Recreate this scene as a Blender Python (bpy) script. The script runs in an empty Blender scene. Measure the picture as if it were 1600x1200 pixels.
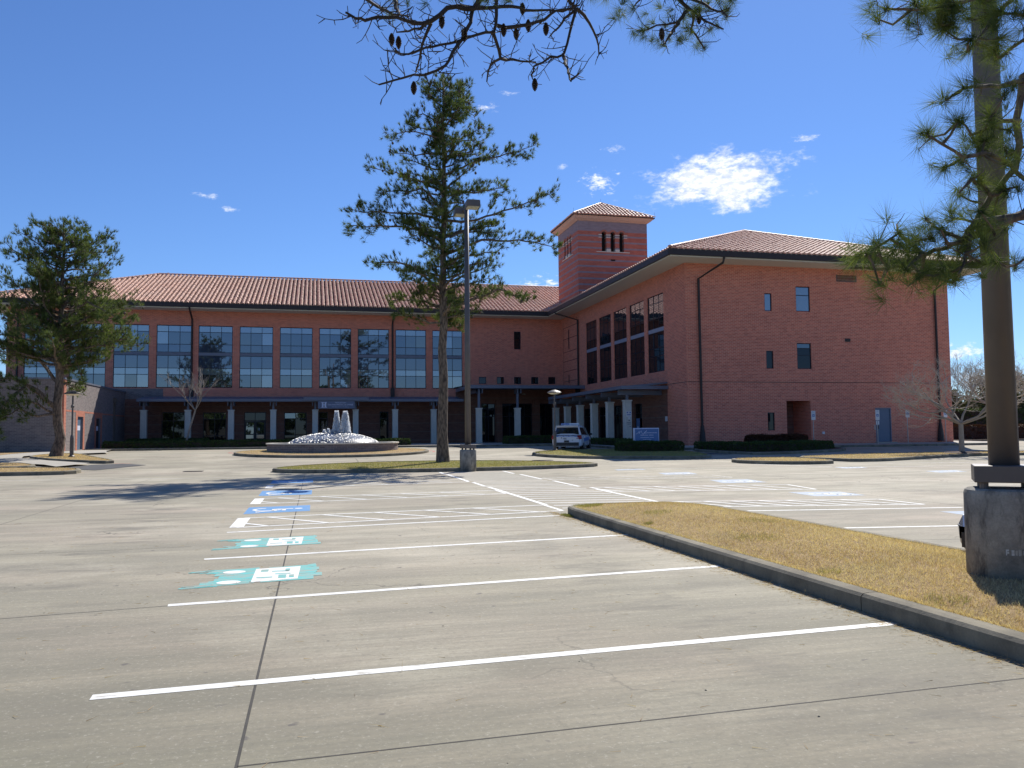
import bpy, bmesh, math, random
import numpy as np
from mathutils import Vector, Matrix
R = math.radians
rnd = random.Random(11)
SC = bpy.context.scene
COL = SC.collection

# ------------------------------------------------------------------ camera
cam_d = bpy.data.cameras.new('camera'); cam = bpy.data.objects.new('camera', cam_d); COL.objects.link(cam)
cam_d.sensor_width = 36.0; cam_d.lens = 28.81; cam_d.clip_end = 4000; cam_d.clip_start = .05
fw = Vector((0.23456867, 0.97030368, 0.05906182)); ri = Vector((0.97208818, -0.23442649, -0.009423)); up = Vector((-0.00470248, -0.05962364, 0.99820985))
m = Matrix.Identity(4)
for i in range(3):
    m[i][0] = ri[i]; m[i][1] = up[i]; m[i][2] = -fw[i]
m[0][3], m[1][3], m[2][3] = 0, 0, 1.5
cam.matrix_world = m
SC.camera = cam

# ------------------------------------------------------------------ sun, sky, exposure
SUN_AZ, SUN_EL = R(36), R(43.5)          # clockwise from +Y
sd = bpy.data.lights.new('sun', 'SUN'); sd.energy = 4.0; sd.angle = R(.53); sd.color = (1, .95, .87)
so = bpy.data.objects.new('sun', sd); COL.objects.link(so)
sv = Vector((math.sin(SUN_AZ)*math.cos(SUN_EL), math.cos(SUN_AZ)*math.cos(SUN_EL), math.sin(SUN_EL)))
so.rotation_euler = sv.to_track_quat('Z', 'Y').to_euler(); so.location = (0, 0, 60)
W = bpy.data.worlds.new('World'); SC.world = W; W.use_nodes = True
wn = W.node_tree.nodes; wl = W.node_tree.links; wn.clear()
out = wn.new('ShaderNodeOutputWorld'); bg = wn.new('ShaderNodeBackground')
sky = wn.new('ShaderNodeTexSky'); sky.sky_type = 'NISHITA'; sky.sun_disc = False
sky.sun_elevation = SUN_EL; sky.sun_rotation = SUN_AZ; sky.altitude = 0; sky.air_density = 1.0; sky.dust_density = .1; sky.ozone_density = 3.0
bg.inputs['Strength'].default_value = .105
SC.view_settings.view_transform = 'Standard'; SC.view_settings.look = 'None'; SC.view_settings.gamma = 1; SC.view_settings.use_curve_mapping = False
SC.view_settings.exposure = 0.68
# clouds: small fair-weather puffs, each at its own direction in the sky
def wmath(op, a, b=None, c=None):
    n = wn.new('ShaderNodeMath'); n.operation = op
    for i, v in enumerate((a, b, c)):
        if v is None: continue
        if isinstance(v, (int, float)): n.inputs[i].default_value = v
        else: wl.new(v, n.inputs[i])
    return n.outputs[0]
def wdot(a, v):
    n = wn.new('ShaderNodeVectorMath'); n.operation = 'DOT_PRODUCT'; wl.new(a, n.inputs[0]); n.inputs[1].default_value = v
    return n.outputs['Value']
tc = wn.new('ShaderNodeTexCoord'); D = tc.outputs['Generated']
CLOUDS = [((0.4484,0.8467,0.2863),.094,.036,1.0),((0.425,0.862,0.274),.05,.016,1.0),((0.473,0.832,0.290),.05,.02,1.0),((0.3255,0.8987,0.2939),.026,.0135,.9),((0.1927,0.9069,0.3748),.012,.006,.75),((0.2138,0.8958,0.3896),.012,.004,.45),
 ((0.5263,0.7871,0.3217),.016,.004,.5),((0.3371,0.8823,0.3284),.014,.005,.55),((-0.1182,0.9564,0.2673),.014,.0035,.45),((-0.0938,0.9627,0.254),.010,.004,.6),
 ((0.2722,0.9467,0.172),.030,.018,1.0),((0.6771,0.7315,0.081),.026,.008,.8),((0.70,0.712,0.045),.05,.018,.85),((0.2823,0.9072,0.3118),.006,.005,.4),
 ((-0.45,0.88,0.12),.10,.02,.7)]
nz = wn.new('ShaderNodeTexNoise'); nz.inputs['Scale'].default_value = 22; nz.inputs['Detail'].default_value = 9; nz.inputs['Roughness'].default_value = .62
mp = wn.new('ShaderNodeMapping'); mp.inputs['Scale'].default_value = (1, 1, 2.1); wl.new(D, mp.inputs['Vector']); wl.new(mp.outputs[0], nz.inputs['Vector'])
nzv = wmath('SUBTRACT', nz.outputs['Fac'], .5)
nz2 = wn.new('ShaderNodeTexNoise'); nz2.inputs['Scale'].default_value = 95; nz2.inputs['Detail'].default_value = 7; nz2.inputs['Roughness'].default_value = .65; wl.new(mp.outputs[0], nz2.inputs['Vector']); nzs = wmath('SUBTRACT', nz2.outputs['Fac'], .52)
tot = None
for d, w_, h_, amp in CLOUDS:
    d = Vector(d).normalized(); rr = d.cross(Vector((0, 0, 1))).normalized(); uu = rr.cross(d)
    a = wmath('DIVIDE', wdot(D, rr), w_); b = wmath('DIVIDE', wdot(D, uu), h_)
    e = wmath('ADD', wmath('MULTIPLY', a, a), wmath('MULTIPLY', b, b))
    front = wmath('GREATER_THAN', wdot(D, d), 0.0)
    s = wmath('SUBTRACT', 1.0, wmath('SQRT', e))
    s = wmath('MULTIPLY_ADD', nzv, 2.5 if w_ > .02 else 1.2, s)
    if w_ <= .03: s = wmath('MULTIPLY_ADD', nzs, 3.6, s)
    else: s = wmath('MULTIPLY_ADD', nzs, .7, s)
    mr = wn.new('ShaderNodeMapRange'); mr.inputs['From Min'].default_value = -.02; mr.inputs['From Max'].default_value = .75 if w_ > .03 else 1.1; mr.inputs['To Max'].default_value = amp
    mr.interpolation_type = 'SMOOTHSTEP'; wl.new(s, mr.inputs['Value'])
    lim = wn.new('ShaderNodeMapRange'); wl.new(e, lim.inputs['Value']); lim.inputs['From Min'].default_value = 3.2; lim.inputs['From Max'].default_value = 1.2
    v = wmath('MULTIPLY', wmath('MULTIPLY', mr.outputs[0], front), lim.outputs[0])
    tot = v if tot is None else wmath('MAXIMUM', tot, v)
mx = wn.new('ShaderNodeMix'); mx.data_type = 'RGBA'
wl.new(tot, mx.inputs['Factor'])
hs = wn.new('ShaderNodeHueSaturation'); hs.inputs['Saturation'].default_value = 1.0; hs.inputs['Value'].default_value = 1.0
tnt = wn.new('ShaderNodeMix'); tnt.data_type = 'RGBA'; tnt.blend_type = 'MULTIPLY'; tnt.inputs['Factor'].default_value = 1; tnt.inputs['B'].default_value = (.395, .53, .755, 1)
wl.new(sky.outputs[0], tnt.inputs['A']); wl.new(tnt.outputs['Result'], hs.inputs['Color']); wl.new(hs.outputs[0], mx.inputs['A'])
cmx = wn.new('ShaderNodeMix'); cmx.data_type = 'RGBA'; cmx.inputs['A'].default_value = (4.9, 5.3, 6.1, 1); cmx.inputs['B'].default_value = (7.2, 7.4, 7.8, 1)
ccr = wn.new('ShaderNodeMapRange'); ccr.inputs['From Min'].default_value = -.10; ccr.inputs['From Max'].default_value = .10; wl.new(nzs, ccr.inputs['Value']); wl.new(ccr.outputs[0], cmx.inputs['Factor']); wl.new(cmx.outputs['Result'], mx.inputs['B'])
wl.new(mx.outputs['Result'], bg.inputs['Color']); wl.new(bg.outputs[0], out.inputs[0])

# ------------------------------------------------------------------ terrain
def G(y):
    t = min(max((y-32)/24, 0), 1)
    return .40*t*t*(3-2*t)

# ------------------------------------------------------------------ materials
def new_mat(name):
    mt = bpy.data.materials.new(name); mt.use_nodes = True
    nt = mt.node_tree; b = nt.nodes['Principled BSDF']
    return mt, nt, b
def N(nt, t, **kw):
    n = nt.nodes.new(t)
    for k, v in kw.items():
        if hasattr(n, k): setattr(n, k, v)
        else: n.inputs[k.replace('_', ' ')].default_value = v
    return n
def noise(nt, vec, scale, detail=4, rough=.55):
    n = nt.nodes.new('ShaderNodeTexNoise'); n.inputs['Scale'].default_value = scale; n.inputs['Detail'].default_value = detail; n.inputs['Roughness'].default_value = rough
    if vec is not None: nt.links.new(vec, n.inputs['Vector'])
    return n.outputs['Fac']
def mixc(nt, fac, a, b, mode='MIX'):
    n = nt.nodes.new('ShaderNodeMix'); n.data_type = 'RGBA'; n.blend_type = mode
    for s, v in (('Factor', fac), ('A', a), ('B', b)):
        if isinstance(v, tuple): n.inputs[s].default_value = (*v[:3], 1)
        elif isinstance(v, (int, float)): n.inputs[s].default_value = v
        else: nt.links.new(v, n.inputs[s])
    return n.outputs['Result']
def ramp(nt, v, a, b, lo=0., hi=1.):
    n = nt.nodes.new('ShaderNodeMapRange'); n.inputs['From Min'].default_value = a; n.inputs['From Max'].default_value = b
    n.inputs['To Min'].default_value = lo; n.inputs['To Max'].default_value = hi; nt.links.new(v, n.inputs['Value'])
    return n.outputs[0]
def objc(nt, scale=(1, 1, 1), kind='Object'):
    t = nt.nodes.new('ShaderNodeTexCoord'); mp = nt.nodes.new('ShaderNodeMapping'); mp.inputs['Scale'].default_value = scale
    nt.links.new(t.outputs[kind], mp.inputs['Vector']); return mp.outputs[0]
def geo_pos(nt, scale=(1, 1, 1)):
    t = nt.nodes.new('ShaderNodeNewGeometry'); mp = nt.nodes.new('ShaderNodeMapping'); mp.inputs['Scale'].default_value = scale
    nt.links.new(t.outputs['Position'], mp.inputs['Vector']); return mp.outputs[0]
def bump(nt, b, h, strength=.3, dist=.01):
    n = nt.nodes.new('ShaderNodeBump'); n.inputs['Strength'].default_value = strength; n.inputs['Distance'].default_value = dist
    nt.links.new(h, n.inputs['Height']); nt.links.new(n.outputs[0], b.inputs['Normal'])
MAT = {}
def simple(name, col, rough=.6, metal=0., var=.15, scale=3., bumps=0., spec=.5):
    mt, nt, b = new_mat(name)
    v = geo_pos(nt); n1 = noise(nt, v, scale, 5)
    c = mixc(nt, n1, tuple(x*(1-var) for x in col), tuple(min(1, x*(1+var)) for x in col))
    nt.links.new(c, b.inputs['Base Color'])
    nt.links.new(ramp(nt, noise(nt, v, scale*3, 3), .3, .7, max(rough-.08, .02), min(1, rough+.08)), b.inputs['Roughness'])
    b.inputs['Metallic'].default_value = metal; b.inputs['Specular IOR Level'].default_value = spec
    if bumps: bump(nt, b, noise(nt, v, scale*12, 3), bumps, .01)
    MAT[name] = mt; return mt

# concrete pavement
mt, nt, b = new_mat('pavement_concrete'); P = geo_pos(nt)
streak = noise(nt, geo_pos(nt, (.22, 1.5, 1)), 1.1, 7, .6); big = noise(nt, P, .11, 5, .6); mid = noise(nt, geo_pos(nt, (.5, 1, 1)), .55, 6, .65); fine = noise(nt, P, 55, 3, .7)
streak2 = noise(nt, geo_pos(nt, (.6, 9, 1)), 2.2, 6, .7)
c = mixc(nt, ramp(nt, big, .40, .60), (.36, .325, .235), (.54, .48, .35))
c = mixc(nt, ramp(nt, noise(nt, geo_pos(nt, (.35, .8, 1)), .33, 4, .5), .44, .60, 0, .75), c, (.50, .405, .315))
c = mixc(nt, ramp(nt, noise(nt, geo_pos(nt, (.5, .8, 1)), .16, 5, .6), .50, .60, 0, .7), c, (.60, .55, .42))
c = mixc(nt, ramp(nt, streak, .38, .66), mixc(nt, .65, c, (.225, .21, .16)), c)
c = mixc(nt, ramp(nt, mid, .50, .66, 0, .6), c, (.235, .215, .16))
c = mixc(nt, ramp(nt, noise(nt, P, .27, 6, .6), .52, .64, 0, .6), c, (.62, .56, .43))
c = mixc(nt, ramp(nt, streak2, .42, .62, 0, .36), c, (.215, .205, .16))
c = mixc(nt, ramp(nt, fine, .3, .7, 0, .3), c, (.25, .235, .20))
c = mixc(nt, ramp(nt, noise(nt, P, 22, 4, .8), .48, .66, 0, .42), c, (.22, .20, .16))
c = mixc(nt, ramp(nt, noise(nt, P, 30, 3, .8), .56, .70, 0, .5), c, (.62, .57, .48))
c = mixc(nt, ramp(nt, noise(nt, geo_pos(nt, (.35, 1.2, 1)), 5, 6, .75), .45, .7, 0, .35), c, (.25, .225, .18))
# pavement gradually darkened and greyed towards the near end of the lot
sx = nt.nodes.new('ShaderNodeSeparateXYZ'); nt.links.new(P, sx.inputs[0])
c = mixc(nt, ramp(nt, sx.outputs['Y'], 3.4, 10., .9, 0.), c, mixc(nt, 1., c, (.66, .68, .66), 'MULTIPLY'))
ox = nt.nodes.new('ShaderNodeMath'); ox.operation = 'PINGPONG'; nt.links.new(sx.outputs['X'], ox.inputs[0]); ox.inputs[1].default_value = 2.9
om = nt.nodes.new('ShaderNodeMath'); om.operation = 'MULTIPLY'; nt.links.new(ramp(nt, ox.outputs[0], 1.6, 2.7, 0, 1), om.inputs[0]); nt.links.new(ramp(nt, noise(nt, geo_pos(nt, (.6, 1.3, 1)), 1.3, 6, .7), .50, .68, 0, .75), om.inputs[1])
c = mixc(nt, om.outputs[0], c, (.15, .14, .115))
spot = noise(nt, P, 7, 2, .5)
c = mixc(nt, ramp(nt, spot, .70, .76, 0, .8), c, (.12, .11, .10))
vor = nt.nodes.new('ShaderNodeTexVoronoi'); vor.feature = 'DISTANCE_TO_EDGE'; vor.inputs['Scale'].default_value = .33
wpv = nt.nodes.new('ShaderNodeVectorMath'); wpv.operation = 'ADD'; nt.links.new(P, wpv.inputs[0])
nzc = nt.nodes.new('ShaderNodeTexNoise'); nzc.inputs['Scale'].default_value = 1.6; nzc.inputs['Detail'].default_value = 6; nt.links.new(P, nzc.inputs['Vector']); nt.links.new(nzc.outputs['Color'], wpv.inputs[1])
nt.links.new(wpv.outputs[0], vor.inputs['Vector'])
crack = nt.nodes.new('ShaderNodeMath'); crack.operation = 'MULTIPLY'
nt.links.new(ramp(nt, vor.outputs['Distance'], .006, .0, 0, 1), crack.inputs[0]); nt.links.new(ramp(nt, noise(nt, P, .2, 3), .50, .58, 0, .8), crack.inputs[1])
c = mixc(nt, crack.outputs[0], c, (.08, .075, .065))
nt.links.new(c, b.inputs['Base Color']); b.inputs['Roughness'].default_value = .85; b.inputs['Specular IOR Level'].default_value = .25
bump(nt, b, mixc(nt, .5, fine, streak2), .35, .006)
MAT['pavement_concrete'] = mt

def conc(name, a, bb, sc=2.5, dark=(.1, .1, .095), damt=.5):
    mt, nt, b = new_mat(name); P = geo_pos(nt)
    c = mixc(nt, ramp(nt, noise(nt, P, sc, 6, .65), .32, .68), a, bb)
    c = mixc(nt, ramp(nt, noise(nt, geo_pos(nt, (1, 1, .35)), sc*1.7, 6, .7), .52, .68, 0, damt), c, dark)
    c = mixc(nt, ramp(nt, noise(nt, P, 60, 3, .7), .35, .75, 0, .3), c, dark)
    nt.links.new(c, b.inputs['Base Color']); b.inputs['Roughness'].default_value = .88; b.inputs['Specular IOR Level'].default_value = .25
    bump(nt, b, noise(nt, P, 40, 5, .7), .4, .01); MAT[name] = mt
conc('kerb_concrete', (.31, .275, .20), (.14, .125, .095), 1.8, (.085, .08, .065), .6)
conc('sidewalk_concrete', (.46, .43, .37), (.38, .36, .31), 1.0, (.25, .24, .21), .3)
conc('base_concrete', (.40, .38, .33), (.20, .19, .17), 4.5, (.055, .055, .055), .85)
conc('dark_paving', (.075, .075, .08), (.11, .11, .11), 2)
conc('column_stone', (.66, .65, .57), (.58, .57, .50), 3, (.36, .36, .33), .25)

def brick(name, c1, c2, mortar, bands=None, top=None):
    mt, nt, b = new_mat(name)
    t = nt.nodes.new('ShaderNodeTexCoord'); uv = t.outputs['UV']
    br = nt.nodes.new('ShaderNodeTexBrick'); br.inputs['Scale'].default_value = 1; br.inputs['Brick Width'].default_value = .305; br.inputs['Row Height'].default_value = .102
    br.inputs['Mortar Size'].default_value = .0115; br.inputs['Mortar Smooth'].default_value = .25; br.inputs['Bias'].default_value = -.1
    br.inputs['Color1'].default_value = (*c1, 1); br.inputs['Color2'].default_value = (*c2, 1); br.inputs['Mortar'].default_value = (*mortar, 1)
    nt.links.new(uv, br.inputs['Vector'])
    c = br.outputs['Color']
    if bands:
        s = nt.nodes.new('ShaderNodeSeparateXYZ'); nt.links.new(uv, s.inputs[0])
        mod = nt.nodes.new('ShaderNodeMath'); mod.operation = 'MODULO'; nt.links.new(s.outputs['Y'], mod.inputs[0]); mod.inputs[1].default_value = bands[0]
        lt = nt.nodes.new('ShaderNodeMath'); lt.operation = 'LESS_THAN'; nt.links.new(mod.outputs[0], lt.inputs[0]); lt.inputs[1].default_value = bands[1]
        f = lt.outputs[0]
        if top:
            gt = nt.nodes.new('ShaderNodeMath'); gt.operation = 'GREATER_THAN'; nt.links.new(s.outputs['Y'], gt.inputs[0]); gt.inputs[1].default_value = top
            mxm = nt.nodes.new('ShaderNodeMath'); mxm.operation = 'MAXIMUM'; nt.links.new(f, mxm.inputs[0]); nt.links.new(gt.outputs[0], mxm.inputs[1]); f = mxm.outputs[0]
        c = mixc(nt, f, c, mixc(nt, br.outputs['Fac'], bands[2], tuple(x*1.35 for x in bands[2])))
    P = geo_pos(nt)
    c = mixc(nt, ramp(nt, noise(nt, P, .35, 5), .4, .7, 0, .22), c, mixc(nt, 1., c, (.76, .74, .76), 'MULTIPLY'))
    c = mixc(nt, ramp(nt, noise(nt, geo_pos(nt, (1, 1, .2)), .9, 5), .45, .75, 0, .25), c, mixc(nt, 1., c, (1.25, 1.2, 1.15), 'MULTIPLY'))
    cell = nt.nodes.new('ShaderNodeTexWhiteNoise'); cell.noise_dimensions = '2D'
    sn = nt.nodes.new('ShaderNodeVectorMath'); sn.operation = 'SNAP'; sn.inputs[1].default_value = (.305, .102, 1); nt.links.new(uv, sn.inputs[0]); nt.links.new(sn.outputs[0], cell.inputs['Vector'])
    c = mixc(nt, ramp(nt, cell.outputs['Value'], .4, 1, 0, .55), c, mixc(nt, 1., c, (.72, .66, .68), 'MULTIPLY'))
    nt.links.new(c, b.inputs['Base Color']); b.inputs['Roughness'].default_value = .82; b.inputs['Specular IOR Level'].default_value = .3
    bump(nt, b, br.outputs['Fac'], -.5, .008); MAT[name] = mt
brick('red_brick', (.64, .195, .122), (.52, .158, .105), (.72, .43, .32))
brick('dark_and_shaded_brick', (.23, .105, .075), (.17, .08, .06), (.24, .16, .13), (.82, .1, (.20, .13, .11)))  # dark banded brick, also carrying the canopy shade on the entrance wall
brick('grey_brick', (.21, .18, .175), (.15, .135, .135), (.30, .26, .24))
brick('tower_brick', (.50, .125, .08), (.42, .105, .07), (.52, .28, .21), (.612, .17, (.27, .225, .245)), 21.35)
brick('quoin_brick', (.46, .16, .10), (.40, .13, .085), (.46, .25, .18))

# barrel tiles
mt, nt, b = new_mat('clay_tile'); P = geo_pos(nt)
at = nt.nodes.new('ShaderNodeAttribute'); at.attribute_name = 'tint'
c = mixc(nt, at.outputs['Fac'], (.55, .27, .18), (.70, .39, .27))
c = mixc(nt, ramp(nt, noise(nt, P, .5, 5), .4, .7, 0, .5), c, (.58, .36, .27))
c = mixc(nt, ramp(nt, noise(nt, P, 6, 4), .5, .8, 0, .35), c, (.24, .13, .10))
nt.links.new(c, b.inputs['Base Color']); b.inputs['Roughness'].default_value = .55; b.inputs['Specular IOR Level'].default_value = .5
MAT['clay_tile'] = mt
simple('tile_underlay', (.07, .045, .04), .9)
simple('soffit_paint', (.66, .62, .52), .7, 0, .04, .4)
simple('tower_eave_paint', (.60, .42, .34), .7, 0, .05, .6)
simple('bronze_gutter', (.030, .020, .018), .6, .0, .25)
simple('dark_bronze', (.115, .10, .092), .5, .1, .3, 2)
simple('window_frame_metal', (.012, .015, .028), .35, .4)
simple('slate_metal', (.15, .17, .22), .5, .2, .15)
simple('band_metal', (.27, .30, .38), .5, .1, .08)
simple('blue_door_paint', (.10, .15, .22), .5, 0, .08)
simple('white_paint', (.72, .72, .70), .6, 0, .08, 2)
simple('galvanised', (.36, .36, .36), .4, .7)
simple('black_rubber', (.02, .02, .02), .8)
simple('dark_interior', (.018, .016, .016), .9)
simple('sign_blue', (.10, .20, .42), .4, 0, .1, 1.5)
simple('sign_slate', (.13, .16, .24), .45, 0, .1)
simple('pale_lettering', (.62, .66, .78), .5, 0, .05)
simple('sign_ink', (.08, .16, .42), .5)
simple('grey_ink', (.12, .14, .18), .6)
simple('car_white', (.72, .73, .76), .25, 0, .03, 1, 0, .6)
simple('car_silver', (.45, .46, .48), .25, .6, .04, 1)
simple('car_black_trim', (.018, .018, .02), .5)
simple('tail_red', (.30, .012, .02), .2)
simple('blue_stripe', (.10, .22, .50), .4)
simple('lens_cream', (.75, .70, .55), .4)
simple('lens_fixture', (.50, .48, .38), .3)
simple('iron_grate', (.045, .04, .04), .7, .4)
simple('mulch', (.07, .04, .025), .95, 0, .5, 12, .6)
simple('red_kerb_paint', (.42, .14, .11), .8, 0, .35, 5)
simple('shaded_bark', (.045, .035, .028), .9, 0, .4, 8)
simple('pine_cone_brown', (.075, .05, .038), .85, 0, .4, 30)
simple('pale_bark', (.30, .26, .21), .85, 0, .25, 6, .4)
simple('twig_grey', (.42, .36, .29), .9, 0, .3, 4)
simple('joint_filler', (.055, .05, .042), .9)

def paint(name, col, wear, under=(.36, .33, .27), sc=9):
    mt, nt, b = new_mat(name); P = geo_pos(nt)
    f = ramp(nt, noise(nt, geo_pos(nt, (.5, 1.6, 1)), sc, 8, .75), .62-wear*.22, .70-wear*.12, 0, .92)
    c = mixc(nt, noise(nt, P, 1.4, 3), tuple(x*.9 for x in col), col)
    c = mixc(nt, f, c, under)
    nt.links.new(c, b.inputs['Base Color']); b.inputs['Roughness'].default_value = .75; MAT[name] = mt
paint('white_line_paint', (.78, .78, .74), .42)
paint('faded_white_paint', (.64, .62, .56), .8)
paint('blue_pad_paint', (.10, .27, .52), .3)
paint('faded_blue_paint', (.27, .37, .50), .75)
paint('teal_paint', (.10, .48, .46), .8, sc=6)

# glass: coated panes, dark room behind
def glass(name, base, refl, tint=(.80, .88, 1.0)):
    mt, nt, b = new_mat(name)
    b.inputs['Base Color'].default_value = (*base, 1); b.inputs['Roughness'].default_value = .5; b.inputs['Specular IOR Level'].default_value = .0
    g = nt.nodes.new('ShaderNodeBsdfGlossy'); g.inputs['Roughness'].default_value = .012; g.inputs['Color'].default_value = (*tint, 1)
    fr = nt.nodes.new('ShaderNodeFresnel'); fr.inputs['IOR'].default_value = 1.5
    ad = nt.nodes.new('ShaderNodeMath'); ad.operation = 'ADD'; nt.links.new(fr.outputs[0], ad.inputs[0]); ad.inputs[1].default_value = refl; ad.use_clamp = True
    mxs = nt.nodes.new('ShaderNodeMixShader'); nt.links.new(ad.outputs[0], mxs.inputs[0]); nt.links.new(b.outputs[0], mxs.inputs[1]); nt.links.new(g.outputs[0], mxs.inputs[2])
    nt.links.new(mxs.outputs[0], nt.nodes['Material Output'].inputs['Surface']); MAT[name] = mt
glass('vision_glass', (.018, .024, .032), .13)
glass('pale_glass', (.11, .135, .15), .20)
glass('spandrel_glass', (.030, .045, .085), .11)
glass('store_glass', (.010, .011, .013), .0)
glass('car_glass', (.012, .014, .018), .06)

# vegetation
def leafm(name, a, bb, trans=.25, attr=True, rough=.55):
    mt, nt, b = new_mat(name)
    at = nt.nodes.new('ShaderNodeAttribute'); at.attribute_name = 'tint'
    c = mixc(nt, at.outputs['Fac'], a, bb)
    nt.links.new(c, b.inputs['Base Color']); b.inputs['Roughness'].default_value = rough; b.inputs['Specular IOR Level'].default_value = .12
    tr = nt.nodes.new('ShaderNodeBsdfTranslucent'); nt.links.new(mixc(nt, 1., c, (1.25, 1.35, .7), 'MULTIPLY'), tr.inputs['Color'])
    mxs = nt.nodes.new('ShaderNodeMixShader'); mxs.inputs[0].default_value = trans
    nt.links.new(b.outputs[0], mxs.inputs[1]); nt.links.new(tr.outputs[0], mxs.inputs[2]); nt.links.new(mxs.outputs[0], nt.nodes['Material Output'].inputs['Surface'])
    MAT[name] = mt
leafm('pine_needles', (.038, .064, .024), (.21, .25, .075), .28, rough=.7)
leafm('hedge_leaves', (.030, .055, .018), (.11, .15, .045), .2)
leafm('bronze_leaves', (.05, .022, .014), (.13, .06, .03), .15)
leafm('olive_leaves', (.06, .07, .03), (.17, .17, .09), .2)
leafm('dry_grass', (.36, .225, .12), (.92, .75, .50), .3, rough=.7)
leafm('green_grass', (.16, .17, .05), (.50, .42, .18), .3, rough=.7)
mt, nt, b = new_mat('turf'); P = geo_pos(nt)
c = mixc(nt, ramp(nt, noise(nt, P, 9, 6, .7), .3, .7), (.22, .135, .06), (.46, .32, .15))
c = mixc(nt, ramp(nt, noise(nt, P, .8, 4), .53, .68, 0, .4), c, (.20, .17, .06))
c = mixc(nt, ramp(nt, noise(nt, P, 2.2, 5, .7), .58, .68, 0, .8), c, (.14, .09, .05))
nt.links.new(c, b.inputs['Base Color']); b.inputs['Roughness'].default_value = .95; bump(nt, b, noise(nt, P, 40, 4, .7), .8, .03); MAT['turf'] = mt
mt, nt, b = new_mat('turf_greenish'); P = geo_pos(nt)
c = mixc(nt, ramp(nt, noise(nt, P, 9, 6, .7), .3, .7), (.22, .15, .055), (.38, .28, .11))
c = mixc(nt, ramp(nt, noise(nt, geo_pos(nt, (.3, 1, 1)), 1.2, 4), .40, .6, 0, .85), c, (.17, .19, .04))
nt.links.new(c, b.inputs['Base Color']); b.inputs['Roughness'].default_value = .95; bump(nt, b, noise(nt, P, 40, 4, .7), .8, .03); MAT['turf_greenish'] = mt
mt, nt, b = new_mat('pine_bark'); P = geo_pos(nt, (1, 1, .3))
vr = nt.nodes.new('ShaderNodeTexVoronoi'); vr.inputs['Scale'].default_value = 14; vr.feature = 'F1'; nt.links.new(P, vr.inputs['Vector'])
n2 = noise(nt, P, 18, 6, .7)
c = mixc(nt, ramp(nt, vr.outputs['Distance'], .25, .75), (.20, .145, .105), (.05, .037, .03)); c = mixc(nt, ramp(nt, n2, .45, .75, 0, .7), c, (.27, .215, .165))
nt.links.new(c, b.inputs['Base Color']); b.inputs['Roughness'].default_value = .95; bump(nt, b, vr.outputs['Distance'], -1., .05); MAT['pine_bark'] = mt
mt, nt, b = new_mat('pebble_dome'); P = geo_pos(nt)
vr = nt.nodes.new('ShaderNodeTexVoronoi'); vr.inputs['Scale'].default_value = 10; nt.links.new(P, vr.inputs['Vector'])
sp = nt.nodes.new('ShaderNodeSeparateColor'); nt.links.new(vr.outputs['Color'], sp.inputs[0])
c = mixc(nt, sp.outputs[0], (.035, .04, .05), (.27, .29, .32)); nt.links.new(c, b.inputs['Base Color']); b.inputs['Roughness'].default_value = .32; bump(nt, b, vr.outputs['Distance'], -1., .06); MAT['pebble_dome'] = mt
mt, nt, b = new_mat('water_spray'); b.inputs['Base Color'].default_value = (.62, .66, .70, 1); b.inputs['Roughness'].default_value = .3
tr = nt.nodes.new('ShaderNodeBsdfTranslucent'); tr.inputs['Color'].default_value = (.95, .97, 1, 1)
mxs = nt.nodes.new('ShaderNodeMixShader'); mxs.inputs[0].default_value = .45; nt.links.new(b.outputs[0], mxs.inputs[1]); nt.links.new(tr.outputs[0], mxs.inputs[2]); nt.links.new(mxs.outputs[0], nt.nodes['Material Output'].inputs['Surface']); MAT['water_spray'] = mt
mt, nt, b = new_mat('basin_water'); b.inputs['Base Color'].default_value = (.05, .08, .10, 1); b.inputs['Roughness'].default_value = .06; b.inputs['Specular IOR Level'].default_value = .8
bump(nt, b, noise(nt, geo_pos(nt), 8, 4), .4, .05); MAT['basin_water'] = mt

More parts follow.
